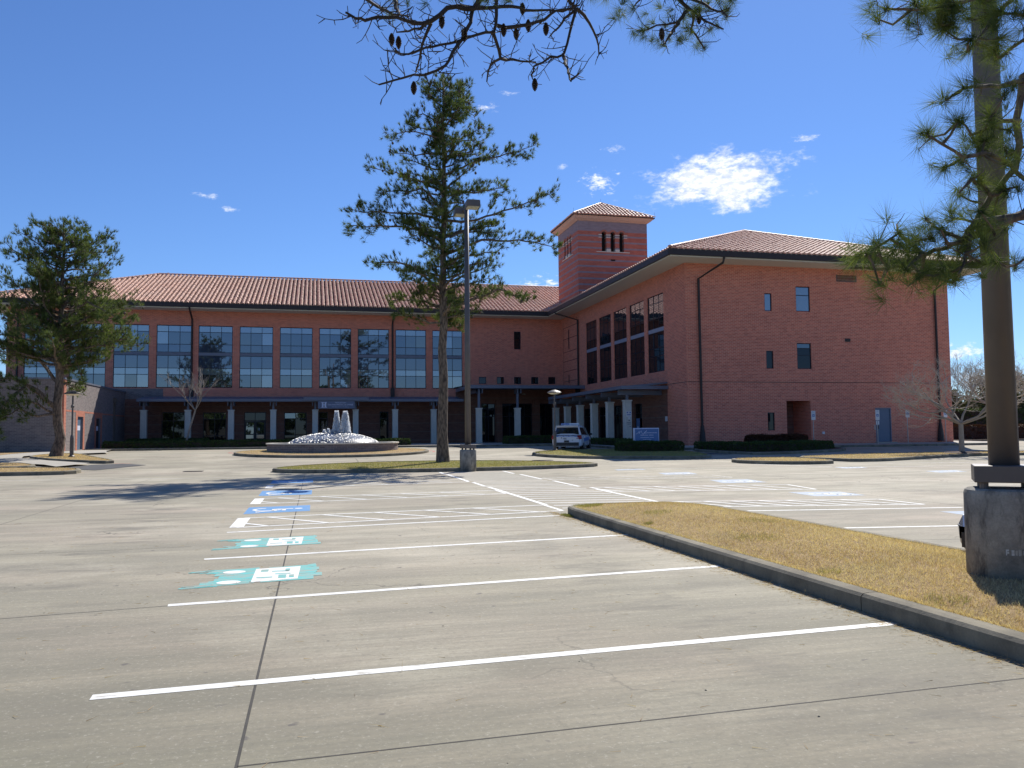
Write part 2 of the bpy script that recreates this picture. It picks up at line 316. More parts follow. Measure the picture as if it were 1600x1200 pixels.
# ------------------------------------------------------------------ object helpers
def tag(o, label=None, cat=None, group=None, kind=None):
    if label: o['label'] = label
    if cat: o['category'] = cat
    if group: o['group'] = group
    if kind: o['kind'] = kind
    return o
def thing(name, label, cat, loc=(0, 0, 0), group=None, kind=None, rz=0):
    o = bpy.data.objects.new(name, None); COL.objects.link(o); o.location = loc; o.rotation_euler = (0, 0, rz); o.empty_display_size = .3
    return tag(o, label, cat, group, kind)
def wloc(o):
    v = Vector((0, 0, 0))
    while o is not None: v = v+Vector(o.location); o = o.parent
    return v
class MB:
    def __init__(s): s.v = []; s.f = []; s.t = []
    def add(s, vs, fs):
        n = len(s.v); s.v += [tuple(v) for v in vs]; s.f += [tuple(i+n for i in f) for f in fs]; return s
    def quad(s, a, b, c, d): return s.add((a, b, c, d), ((0, 1, 2, 3),))
    def box(s, x0, x1, y0, y1, z0, z1):
        return s.add([(x0, y0, z0), (x1, y0, z0), (x1, y1, z0), (x0, y1, z0), (x0, y0, z1), (x1, y0, z1), (x1, y1, z1), (x0, y1, z1)],
                     [(3, 2, 1, 0), (4, 5, 6, 7), (0, 1, 5, 4), (1, 2, 6, 5), (2, 3, 7, 6), (3, 0, 4, 7)])
    def bar(s, a, b, w, h, upv=(0, 0, 1)):
        a = Vector(a); b = Vector(b); d = (b-a).normalized(); u = Vector(upv)
        r_ = d.cross(u)
        if r_.length < 1e-4: r_ = d.cross(Vector((1, 0, 0)))
        r_.normalize(); u = r_.cross(d); r_ *= w/2; u = u*h/2
        vs = [a-r_-u, a+r_-u, a+r_+u, a-r_+u, b-r_-u, b+r_-u, b+r_+u, b-r_+u]
        return s.add(vs, [(0, 1, 2, 3), (7, 6, 5, 4), (0, 4, 5, 1), (1, 5, 6, 2), (2, 6, 7, 3), (3, 7, 4, 0)])
    def tube(s, pts, rads, seg=8, cap=True):
        pts = [Vector(p) for p in pts]; n = len(pts)
        if isinstance(rads, (int, float)): rads = [rads]*n
        d0 = (pts[1]-pts[0]).normalized(); ref = Vector((0, 0, 1)) if abs(d0.z) < .9 else Vector((1, 0, 0))
        u = d0.cross(ref).normalized(); base = len(s.v); vs = []
        for i, p in enumerate(pts):
            d = (pts[min(i+1, n-1)]-pts[max(i-1, 0)]).normalized()
            u = (u-d*u.dot(d)).normalized(); w = d.cross(u)
            for k in range(seg):
                a = 2*math.pi*k/seg; vs.append(p+(u*math.cos(a)+w*math.sin(a))*rads[i])
        fs = []
        for i in range(n-1):
            for k in range(seg):
                k2 = (k+1) % seg; fs.append((i*seg+k, i*seg+k2, (i+1)*seg+k2, (i+1)*seg+k))
        if cap: fs.append(tuple(range(seg))[::-1]); fs.append(tuple((n-1)*seg+k for k in range(seg)))
        return s.add(vs, fs)
    def lathe(s, c, prof, seg=24):
        vs = []; fs = []; n = len(prof)
        for r_, z in prof:
            for k in range(seg):
                a = 2*math.pi*k/seg; vs.append((c[0]+r_*math.cos(a), c[1]+r_*math.sin(a), c[2]+z))
        for i in range(n-1):
            for k in range(seg):
                k2 = (k+1) % seg; fs.append((i*seg+k, i*seg+k2, (i+1)*seg+k2, (i+1)*seg+k))
        if prof[0][0] > .001: fs.append(tuple(range(seg))[::-1])
        if prof[-1][0] > .001: fs.append(tuple((n-1)*seg+k for k in range(seg)))
        return s.add(vs, fs)
    def build(s, name, mat, parent=None, smooth=False, uv=False, bevel=0, kind=None, label=None, tint=None):
        off = wloc(parent) if parent is not None else Vector((0, 0, 0))
        me = bpy.data.meshes.new(name); V = np.array(s.v, float).reshape(-1, 3)
        me.from_pydata([tuple(v) for v in (V-np.array(off))], [], s.f); me.update()
        if uv:
            ul = me.uv_layers.new(name='UVMap'); uvs = []
            for p in me.polygons:
                n_ = p.normal
                for vi in p.vertices:
                    co = V[vi]
                    if abs(n_.z) > .75: uvs += [co[0], co[1]]
                    elif abs(n_.x) > abs(n_.y): uvs += [co[1], co[2]]
                    else: uvs += [co[0], co[2]]
            ul.data.foreach_set('uv', uvs)
        if tint is not None:
            a = me.attributes.new('tint', 'FLOAT', 'POINT'); a.data.foreach_set('value', np.array(tint, dtype=np.float32))
        if smooth: me.polygons.foreach_set('use_smooth', [True]*len(me.polygons))
        me.materials.append(MAT[mat] if isinstance(mat, str) else mat)
        o = bpy.data.objects.new(name, me); COL.objects.link(o)
        if parent is not None: o.parent = parent
        if bevel:
            bv = o.modifiers.new('bevel', 'BEVEL'); bv.width = bevel; bv.segments = 2; bv.limit_method = 'ANGLE'
        if kind: o['kind'] = kind
        if label: o['label'] = label
        return o
def copy_tree(o, parent=None):
    c = o.copy(); COL.objects.link(c); c.parent = parent
    for ch in list(o.children): copy_tree(ch, c)
    return c
def sheet(name, poly, dz, mat, parent=None, step=1.0, hfun=None, kind=None, uv=False):
    """polygon draped over the terrain"""
    bm = bmesh.new(); off = wloc(parent) if parent is not None else Vector((0, 0, 0))
    if sum(poly[i-1][0]*poly[i][1]-poly[i][0]*poly[i-1][1] for i in range(len(poly))) < 0: poly = poly[::-1]
    bm.faces.new([bm.verts.new((x, y, 0)) for x, y in poly])
    ys = [p[1] for p in poly]; y = math.ceil(min(ys))
    if max(ys) > 31.5:
        while y < max(ys):
            if y >= 31: bmesh.ops.bisect_plane(bm, geom=bm.verts[:]+bm.edges[:]+bm.faces[:], plane_co=(0, y, 0), plane_no=(0, 1, 0))
            y += step
    if hfun:
        xs = [p[0] for p in poly]; x = math.ceil(min(xs)/.5)*.5
        while x < max(xs):
            bmesh.ops.bisect_plane(bm, geom=bm.verts[:]+bm.edges[:]+bm.faces[:], plane_co=(x, 0, 0), plane_no=(1, 0, 0)); x += .5
        y = math.ceil(min(ys)/.5)*.5
        while y < max(ys):
            bmesh.ops.bisect_plane(bm, geom=bm.verts[:]+bm.edges[:]+bm.faces[:], plane_co=(0, y, 0), plane_no=(0, 1, 0)); y += .5
    for v in bm.verts: v.co.z = G(v.co.y)+dz+(hfun(v.co.x, v.co.y) if hfun else 0)
    bmesh.ops.triangulate(bm, faces=bm.faces[:])
    for v in bm.verts: v.co -= off
    me = bpy.data.meshes.new(name); bm.to_mesh(me); bm.free(); me.materials.append(MAT[mat])
    if hfun: me.polygons.foreach_set('use_smooth', [True]*len(me.polygons))
    o = bpy.data.objects.new(name, me); COL.objects.link(o)
    if parent is not None: o.parent = parent
    if kind: o['kind'] = kind
    return o
def resample(poly, st=.5, closed=True):
    out = []; n = len(poly)
    for i in range(n if closed else n-1):
        a = Vector((*poly[i], 0)); b = Vector((*poly[(i+1) % n], 0)); k = max(1, int((b-a).length/st))
        for j in range(k): p = a.lerp(b, j/k); out.append((p.x, p.y))
    if not closed: out.append(tuple(poly[-1]))
    return out
def chaikin(poly, it=2):
    for _ in range(it):
        o = []
        for i in range(len(poly)):
            a = poly[i]; b = poly[(i+1) % len(poly)]
            o.append((a[0]*.75+b[0]*.25, a[1]*.75+b[1]*.25)); o.append((a[0]*.25+b[0]*.75, a[1]*.25+b[1]*.75))
        poly = o
    return poly
def area2(p): return sum(p[i][0]*p[(i+1) % len(p)][1]-p[(i+1) % len(p)][0]*p[i][1] for i in range(len(p)))
def inset(poly, d):
    if area2(poly) < 0: poly = poly[::-1]
    n = len(poly); out = []
    for i in range(n):
        a = Vector(poly[i-1]); b = Vector(poly[i]); c = Vector(poly[(i+1) % n])
        d1 = (b-a); d2 = (c-b)
        if d1.length < 1e-6: d1 = d2
        if d2.length < 1e-6: d2 = d1
        d1 = d1.normalized(); d2 = d2.normalized(); n1 = Vector((-d1.y, d1.x)); n2 = Vector((-d2.y, d2.x)); m_ = n1+n2
        k = m_.length
        if k < 1e-3: m_ = n1; s = 1
        else: m_ /= k; s = 1/max(.4, m_.dot(n1))
        out.append((b.x+m_.x*d*s, b.y+m_.y*d*s))
    return out
def kerb_ring(parent, poly, h=.15, w=.16, segl=3.0, mat='kerb_concrete', maxn=60):
    """kerb built in cast lengths with open joints between them"""
    if area2(poly) < 0: poly = poly[::-1]
    P_ = resample(poly, .4); I_ = inset(P_, w); B_ = inset(P_, .025); n = len(P_)
    per = max(2, int(segl/.4)); i = 0
    while i < n:
        j = min(i+per, n); m_ = MB(); vs = []
        idx = list(range(i, j+1)); rows = []
        for q in idx:
            q2 = q % n; gy = G(P_[q2][1]); o = P_[q2]; bq = B_[q2]; ii = I_[q2]
            if q == idx[0] or q == idx[-1]:
                qn = idx[1] if q == idx[0] else idx[-2]; tx = P_[qn % n][0]-o[0]; ty = P_[qn % n][1]-o[1]; L = math.hypot(tx, ty) or 1; sx_, sy_ = tx/L*.006, ty/L*.006
            else: sx_ = sy_ = 0
            rows.append([(o[0]+sx_, o[1]+sy_, gy-.1), (o[0]+sx_, o[1]+sy_, gy+h-.03), (bq[0]+sx_, bq[1]+sy_, gy+h-.006), ((bq[0]*.6+ii[0]*.4)+sx_, (bq[1]*.6+ii[1]*.4)+sy_, gy+h), (ii[0]+sx_, ii[1]+sy_, gy+h), (ii[0]+sx_, ii[1]+sy_, gy-.1)])
        for r0 in rows: vs += r0
        fs = []
        for a in range(len(rows)-1):
            for k in range(5): fs.append((a*6+k, (a+1)*6+k, (a+1)*6+k+1, a*6+k+1))
        fs.append((0, 1, 2, 3, 4, 5)); e = (len(rows)-1)*6; fs.append((e+5, e+4, e+3, e+2, e+1, e))
        m_.add(vs, fs).build('kerb_stone', mat, parent)
        i = j
    return inset(P_, w+.003)

# needle and leaf clouds, built with numpy
def blades(name, base, direc, length, width, mat, parent, tint, kind=None, seed=0, label=None):
    """one thin triangle per blade"""
    rg = np.random.default_rng(seed); n = len(base); base = np.asarray(base, float); direc = np.asarray(direc, float)
    direc /= np.linalg.norm(direc, axis=1)[:, None]+1e-9
    rv = rg.normal(size=(n, 3)); side = np.cross(direc, rv); side /= np.linalg.norm(side, axis=1)[:, None]+1e-9
    length = np.broadcast_to(length, (n,))[:, None]; width = np.broadcast_to(width, (n,))[:, None]
    V = np.empty((n, 3, 3)); V[:, 0] = base-side*width/2; V[:, 1] = base+side*width/2; V[:, 2] = base+direc*length
    V = V.reshape(-1, 3)-np.array(wloc(parent) if parent is not None else (0, 0, 0))
    me = bpy.data.meshes.new(name); me.vertices.add(n*3); me.vertices.foreach_set('co', V.astype(np.float32).ravel())
    me.loops.add(n*3); me.loops.foreach_set('vertex_index', np.arange(n*3, dtype=np.int32))
    me.polygons.add(n); me.polygons.foreach_set('loop_start', np.arange(0, n*3, 3, dtype=np.int32)); me.polygons.foreach_set('loop_total', np.full(n, 3, dtype=np.int32))
    me.update(); me.validate()
    a = me.attributes.new('tint', 'FLOAT', 'POINT'); a.data.foreach_set('value', np.repeat(np.asarray(tint, dtype=np.float32), 3))
    me.materials.append(MAT[mat]); o = bpy.data.objects.new(name, me); COL.objects.link(o)
    if parent is not None: o.parent = parent
    if kind: o['kind'] = kind
    return o
def tuft_blades(centres, axes, n, length, rg, spread=1.0):
    c = np.repeat(np.asarray(centres), n, axis=0); a = np.repeat(np.asarray(axes), n, axis=0)
    d = a+rg.normal(size=c.shape)*.75*spread; d /= np.linalg.norm(d, axis=1)[:, None]+1e-9
    L = length*rg.uniform(.7, 1.1, len(c)); t = np.repeat(rg.beta(2, 2.6, len(centres)), n)+rg.normal(size=len(c))*.08
    b_ = c+d*.01-a*rg.uniform(0, .35, (len(c), 1))*length
    return b_, d, L, np.clip(t, 0, 1)
OVER=[[[1.65,6.9,5.7],[1.46,6.86,5.39],[1.34,6.82,5.2],[1.1,6.78,5.15],[0.94,6.74,5.0],[0.82,6.7,4.95],[0.65,6.66,4.95],[0.49,6.62,4.93],[0.39,6.58,4.86],[0.31,6.54,4.84],[0.23,6.5,4.87]],[[0.97,6.9,5.08],[0.89,7.02,5.07],[0.81,7.14,5.1],[0.71,7.26,5.13]],[[1.35,6.9,5.25],[1.3,6.81,5.06],[1.21,6.72,4.85],[1.12,6.62,4.67],[1.04,6.53,4.52],[0.86,6.44,4.39],[0.75,6.35,4.33],[0.59,6.26,4.25],[0.47,6.17,4.16]],[[0.97,6.9,5.07],[0.91,7.01,4.93],[0.9,7.12,4.85],[0.88,7.23,4.77]],[[1.65,6.9,5.7],[1.55,6.87,5.38],[1.54,6.83,5.07],[1.51,6.8,5.0],[1.35,6.76,4.93],[1.18,6.73,4.84],[1.03,6.69,4.77],[0.89,6.66,4.72],[0.75,6.62,4.63],[0.67,6.59,4.62],[0.63,6.55,4.64]],[[1.53,6.9,5.05],[1.63,7.08,4.89],[1.57,7.26,4.92],[1.58,7.44,4.83]],[[1.59,6.9,4.81],[1.72,7.01,4.86],[1.98,7.13,4.92]],[[1.35,6.9,5.23],[1.54,6.98,5.31],[1.74,7.06,5.39],[1.97,7.14,5.41],[2.28,7.22,5.49],[2.47,7.3,5.61]],[[1.56,6.9,5.09],[1.71,6.84,5.08],[1.82,6.79,5.08],[1.95,6.73,5.13],[2.04,6.67,5.18],[2.18,6.61,5.18],[2.18,6.56,5.23]],[[2.12,6.9,5.71],[2.21,6.9,5.46],[2.3,6.89,5.33],[2.23,6.89,5.11],[2.17,6.88,4.9],[2.06,6.88,4.86],[1.89,6.87,4.75],[1.86,6.87,4.67]],[[2.31,6.9,5.34],[2.47,7.03,5.3],[2.59,7.16,5.23],[2.66,7.3,5.14]],[[2.17,6.9,4.91],[2.09,6.52,4.61],[2.0,6.15,4.32]],[[2.31,6.9,5.34],[2.2,6.96,5.27],[2.17,7.02,5.2],[2.1,7.08,5.15]],[[0.35,6.9,5.37],[0.44,7.09,5.31],[0.54,7.28,5.37],[0.7,7.47,5.41],[0.87,7.66,5.5]],[[0.68,6.9,5.41],[0.63,6.48,4.95],[0.63,6.06,4.66]],[[3.19,6.9,5.84],[3.29,6.99,5.65],[3.5,7.07,5.57],[3.43,7.16,5.47],[3.24,7.25,5.46],[3.1,7.33,5.43]],[[3.25,6.9,5.6],[3.43,6.81,5.39],[3.48,6.71,5.28],[3.62,6.62,5.16]],[[3.41,6.9,5.47],[3.14,6.68,5.11],[2.94,6.45,4.86]],[[3.47,6.9,5.44],[3.51,7.04,5.36],[3.71,7.17,5.25]],[[3.25,6.9,5.6],[3.41,6.58,5.36],[3.46,6.26,5.08]],[[3.19,6.9,5.84],[3.22,7.76,5.92]]]
OCONE=[[0.64,6.98,4.97],[0.71,7.08,5.0],[0.81,6.8,4.48],[1.58,6.72,5.03],[1.81,7.19,5.25],[1.86,6.94,5.21],[1.95,6.68,5.06],[1.86,7.14,5.47],[1.89,6.85,4.63],[1.23,6.7,4.94],[3.48,6.82,5.4],[3.02,6.64,5.11],[1.06,6.85,5.11]]
OTUFT=[[2.68,6.47,5.16],[3.26,7.41,5.4],[3.21,7.04,5.17],[3.12,6.5,4.96],[3.45,6.93,5.27],[3.85,7.45,5.4],[3.83,7.13,5.47],[3.69,6.68,5.32],[3.37,6.63,5.32],[3.59,6.86,5.53],[3.4,7.38,5.55],[2.58,6.44,5.21],[3.56,7.29,5.59],[2.94,6.94,5.23],[3.1,6.52,5.35],[3.35,7.42,5.76],[0.55,7.34,5.53],[0.59,6.52,5.07],[0.79,6.89,5.3],[1.13,6.92,5.36],[1.25,6.96,5.36],[1.38,6.9,5.37],[1.36,6.38,5.05],[1.73,7.25,5.58],[1.77,6.73,5.33],[2.03,7.0,5.52],[3.41,6.34,5.29],[3.72,6.67,5.47],[2.64,6.97,5.58],[2.56,7.1,5.63]]
NEAR=[[[5.52,4.6,4.4],[5.13,4.62,4.18],[4.86,4.64,3.97],[4.82,4.66,3.66],[4.8,4.68,3.32],[4.61,4.7,3.13],[4.47,4.72,2.93],[4.39,4.74,2.8],[4.08,4.76,2.7],[3.8,4.78,2.59],[3.52,4.8,2.59]],[[4.35,4.6,2.89],[4.21,4.53,2.66],[4.08,4.46,2.5]],[[3.94,4.6,2.66],[4.04,4.74,2.57],[4.05,4.89,2.5]],[[4.26,4.6,2.77],[4.14,4.66,2.84],[4.08,4.73,2.94]],[[3.94,4.6,2.66],[3.87,4.74,2.82],[3.96,4.87,2.93]],[[4.51,4.6,3.09],[4.31,4.55,3.18],[4.15,4.5,3.06]],[[4.72,4.6,3.28],[4.46,4.54,3.36],[4.17,4.47,3.29],[3.87,4.41,3.38]],[[4.29,4.6,3.34],[4.31,4.81,3.33]],[[4.76,4.6,3.63],[4.58,4.59,3.61],[4.36,4.59,3.5],[4.25,4.58,3.59]],[[5.11,4.6,4.17],[4.89,4.65,4.26],[4.72,4.71,4.13],[4.54,4.76,4.27]],[[4.82,4.6,3.91],[4.51,4.57,3.84],[4.25,4.53,3.8],[4.08,4.5,3.68]],[[5.42,4.6,4.67],[4.82,4.57,4.58],[4.36,4.53,4.42],[3.93,4.5,4.28],[3.61,4.46,4.23]],[[4.86,4.6,4.6],[4.57,4.54,4.35],[4.24,4.47,4.02]],[[4.72,4.6,3.28],[4.88,4.6,3.14],[4.69,4.6,2.92]],[[5.43,4.6,2.94],[5.03,4.65,2.79],[4.78,4.7,2.64]],[[4.35,4.6,2.89],[4.4,4.56,2.74],[4.44,4.51,2.61]],[[4.26,4.6,2.77],[4.07,4.53,2.72],[3.96,4.46,2.79]],[[3.94,4.6,2.66],[3.72,4.51,2.53]],[[3.65,4.6,2.55],[3.8,4.86,2.5]],[[3.65,4.6,2.55],[3.54,4.55,2.68]],[[5.47,4.6,3.64],[5.16,4.68,3.55],[4.97,4.77,3.52],[4.85,4.85,3.45]]]
NTUFT=[[3.56,4.4,4.19],[3.82,4.82,4.37],[3.99,4.57,4.31],[3.88,4.52,4.33],[4.07,4.5,4.32],[4.18,4.39,4.05],[4.63,4.89,4.25],[4.15,4.42,3.74],[4.1,4.52,3.69],[4.22,4.81,3.55],[3.89,4.47,3.43],[4.03,4.35,3.48],[4.47,4.7,3.5],[4.24,4.55,3.32],[4.19,4.67,3.28],[4.48,4.86,3.17],[4.37,4.61,3.21],[4.2,4.86,2.98],[3.66,4.48,2.76],[4.11,4.63,2.84],[4.38,4.82,2.98],[3.47,4.46,2.67],[3.61,4.9,2.65],[3.3,4.42,2.58],[3.57,4.65,2.65],[3.72,4.67,2.66],[3.64,4.41,2.51],[4.07,4.76,2.59],[3.44,4.41,2.41],[4.28,4.73,2.5],[4.81,4.89,3.04],[4.81,4.89,2.7],[4.22,4.4,2.69],[4.92,4.84,2.67],[4.6,4.37,4.26],[4.75,4.88,4.68],[4.61,4.59,4.38],[4.09,4.63,4.39],[4.09,4.55,4.23],[4.54,4.51,4.33],[4.61,4.7,4.52],[4.5,4.34,4.24],[3.86,4.42,4.23],[4.67,4.73,4.44],[4.16,4.52,4.22],[4.13,4.51,4.38],[4.42,4.87,4.38],[4.36,4.81,4.54],[4.2,4.82,4.6],[4.38,4.71,4.44],[4.24,4.63,4.4],[4.65,4.88,4.49],[4.29,4.63,4.39],[4.13,4.48,4.3],[4.56,4.48,3.51],[4.44,4.61,3.41],[5.0,4.87,4.02],[4.4,4.48,3.57],[4.38,4.51,3.43],[4.37,4.38,2.79],[4.34,4.55,2.85],[4.72,4.64,4.13],[4.65,4.62,3.44],[4.59,4.58,3.13],[4.44,4.39,3.72],[4.66,4.53,3.14],[4.56,4.59,4.11],[4.45,4.42,4.1],[4.43,4.38,3.23],[4.17,4.35,2.89],[4.9,4.79,3.49],[4.74,4.7,2.95],[4.35,4.53,3.17],[4.3,4.5,2.59],[4.06,4.85,2.66],[3.9,4.62,2.75],[3.84,4.5,2.5],[4.43,4.83,2.75],[4.32,4.64,2.71],[4.26,4.56,2.71],[4.48,4.89,2.84],[4.09,4.6,2.54],[3.99,4.59,2.77],[4.28,4.72,2.55],[3.69,4.53,2.69],[4.25,4.81,2.7],[3.9,4.4,2.49],[3.86,4.66,2.69]]
CPINE=[[[5.81,37.4,13.55],[6.72,37.76,14.09],[8.11,38.12,14.74],[9.41,38.48,15.27],[10.73,38.85,15.88]],[[5.86,37.4,11.36],[6.59,37.1,11.32],[7.29,36.8,11.37],[8.9,36.5,11.92],[10.62,36.2,12.58]],[[6.15,37.4,9.74],[6.57,37.03,10.04],[7.47,36.65,10.33],[9.14,36.28,10.38],[10.6,35.91,10.06]],[[5.93,37.4,7.15],[7.19,36.44,7.66],[8.0,35.48,7.9],[9.07,34.52,7.32]],[[5.89,37.4,12.76],[7.53,38.74,13.25],[9.45,40.07,14.02]],[[6.03,37.4,9.14],[6.98,36.82,9.3],[7.91,36.24,9.1]],[[5.81,37.4,14.89],[6.9,38.69,15.89],[8.29,39.98,16.96]],[[5.76,37.4,15.8],[6.34,36.33,16.2],[6.87,35.26,15.68]],[[5.82,37.4,16.42],[6.28,35.97,16.5],[6.31,34.54,16.22]],[[5.95,37.4,10.64],[7.04,37.88,11.11],[8.71,38.36,11.63]],[[5.71,37.4,12.75],[4.97,38.32,13.44],[3.84,39.24,14.05],[2.83,40.16,14.6]],[[5.74,37.4,11.84],[4.78,36.89,12.69],[3.85,36.38,12.34],[2.95,35.87,12.14]],[[5.65,37.4,11.35],[4.52,36.48,11.41],[3.06,35.56,11.14],[1.78,34.64,10.88]],[[5.73,37.4,10.69],[4.45,36.67,10.75],[3.57,35.95,10.67],[1.48,35.22,10.41]],[[5.78,37.4,8.08],[4.69,37.18,8.92],[3.76,36.97,9.23],[2.57,36.75,9.19]],[[5.75,37.4,14.58],[4.54,37.34,14.47],[3.65,37.28,14.39]],[[5.76,37.4,15.34],[4.58,37.58,15.62],[3.28,37.76,15.44]],[[5.76,37.4,15.96],[4.76,36.63,16.04],[4.08,35.86,15.54]],[[5.76,37.4,16.73],[5.21,37.32,17.26],[5.08,37.25,17.58]],[[5.73,37.4,8.52],[4.94,36.01,8.53],[3.93,34.62,8.37]],[[5.72,37.4,7.62],[5.27,37.37,7.76],[4.82,37.34,8.04]],[[5.76,37.4,17.03],[6.08,38.43,18.11],[6.15,39.46,19.04]],[[5.76,37.4,17.34],[6.64,38.06,18.01],[6.99,38.73,18.64]]]
LPINE=[[[-13.49,49.0,8.92],[-11.92,48.36,9.92],[-10.52,47.71,11.25]],[[-13.46,49.0,7.16],[-11.71,48.98,8.26],[-9.93,48.95,9.02]],[[-13.44,49.0,6.46],[-12.59,49.98,7.12],[-11.49,50.97,7.07],[-10.14,51.95,6.82]],[[-13.43,49.0,5.76],[-12.81,49.05,5.95],[-12.38,49.11,4.73]],[[-13.4,49.0,4.36],[-13.21,50.09,4.43],[-12.99,51.18,4.06]],[[-13.59,49.0,10.33],[-12.72,50.14,12.04],[-11.84,51.28,13.08]],[[-13.55,49.0,11.4],[-13.08,50.19,12.77],[-13.06,51.37,13.72]],[[-13.47,49.0,7.87],[-11.85,47.55,8.74],[-9.79,46.1,7.55]],[[-13.52,49.0,2.8],[-14.24,48.25,2.61],[-14.93,47.5,2.93],[-15.85,46.76,2.26]],[[-13.53,49.0,2.97],[-14.36,48.56,3.99],[-15.47,48.13,4.64],[-16.51,47.69,4.27]],[[-13.56,49.0,4.36],[-14.65,49.42,5.78],[-16.07,49.83,6.86],[-17.45,50.25,6.53]],[[-13.59,49.0,5.76],[-14.96,49.34,6.47],[-16.3,49.68,5.79]],[[-13.57,49.0,7.86],[-15.12,49.69,8.98],[-16.65,50.39,10.48]],[[-13.6,49.0,9.62],[-14.53,47.58,10.71],[-15.29,46.16,11.38]],[[-13.53,49.0,10.69],[-14.53,48.55,11.96],[-15.34,48.1,12.44]],[[-13.49,49.0,11.75],[-14.21,49.55,12.85],[-15.34,50.09,13.29]],[[-13.55,49.0,7.16],[-15.49,49.94,7.95],[-17.4,50.88,8.75]],[[-13.52,49.0,2.62],[-14.46,47.9,3.45],[-15.59,46.79,3.24]],[[-13.53,49.0,2.97],[-14.81,48.01,4.3],[-15.66,47.01,2.92],[-15.87,46.02,1.61]],[[-13.47,49.0,12.11],[-13.51,49.32,13.33]],[[-13.49,49.0,8.57],[-12.86,49.56,9.75],[-12.02,50.11,10.24]],[[-13.46,49.0,7.16],[-13.93,47.82,8.38],[-13.93,46.65,9.87]]]
# ================================================================== THE GROUND
def lin(a, b, s): return list(np.arange(a, b, s))
xs = [-1500, -400, -150, -80]+lin(-60, 61, 4)+[80, 150, 400, 1500]
ys = [-1500, -300, -100, -40]+lin(-30, 30, 5)+lin(30, 60, 1)+[60, 70, 80, 110, 200, 500, 1500]
V = [(x, y, G(y)) for y in ys for x in xs]; nx = len(xs)
F = [(j*nx+i, j*nx+i+1, (j+1)*nx+i+1, (j+1)*nx+i) for j in range(len(ys)-1) for i in range(nx-1)]
MB().add(V, F).build('parking_lot', 'pavement_concrete', kind='structure')

def strip(name, pts, w, mat, dz=.002, kind='structure'):
    """painted line or joint along ground points"""
    p2 = []
    for i in range(len(pts)-1):
        a, b = pts[i], pts[i+1]; n = max(1, int(math.hypot(b[0]-a[0], b[1]-a[1])/1.0)) if max(a[1], b[1]) > 31 else 1
        for k in range(n): p2.append((a[0]+(b[0]-a[0])*k/n, a[1]+(b[1]-a[1])*k/n))
    p2.append(pts[-1]); vs = []
    for i, p in enumerate(p2):
        a = p2[max(i-1, 0)]; b = p2[min(i+1, len(p2)-1)]; dx, dy = b[0]-a[0], b[1]-a[1]; L = math.hypot(dx, dy); nx_, ny_ = -dy/L*w/2, dx/L*w/2
        vs += [(p[0]+nx_, p[1]+ny_, G(p[1]+ny_)+dz), (p[0]-nx_, p[1]-ny_, G(p[1]-ny_)+dz)]
    fs = [(2*i+1, 2*i+3, 2*i+2, 2*i) for i in range(len(p2)-1)]
    return MB().add(vs, fs).build(name, mat, kind=kind)
# joints between the cast slabs
for pts, w in [([(-.33, -6), (-.335, 4), (-.33, 31)], .016), ([(-.33, 4.0), (4.38, 4.16)], .012), ([(-14, 6.1), (-2.5, 7.69), (-1.25, 7.85)], .012), ([(-5.2, -4), (-5.24, 15.87), (-5.5, 31)], .014),
               ([(-30, 14.9), (-5.2, 15.9), (-1.4, 16.25), (4.6, 17.3)], .02), ([(-30, 23.6), (4.6, 24.2), (12, 23.6)], .02), ([(-20, 36.5), (-4, 37.6), (4, 38.5), (11.5, 37.4)], .04), ([(-22, 45.5), (-5, 46.5)], .05), ([(2.1, 38.8), (2.15, 44.4)], .03),
               ([(7.9, 17.6), (26, 16.0)], .02), ([(12.2, 12.3), (12.6, 34)], .02), ([(13, 24.9), (40, 23.5)], .02), ([(7.2, 9.7), (12, 8.9)], .014), ([(-16, -5), (-15, 40)], .016), ([(-30, 31.2), (-8, 31.4)], .02), ([(-1.6, 11.9), (-16, 11.2)], .012)]:
    strip('slab_joint', pts, w, 'joint_filler', .0010)
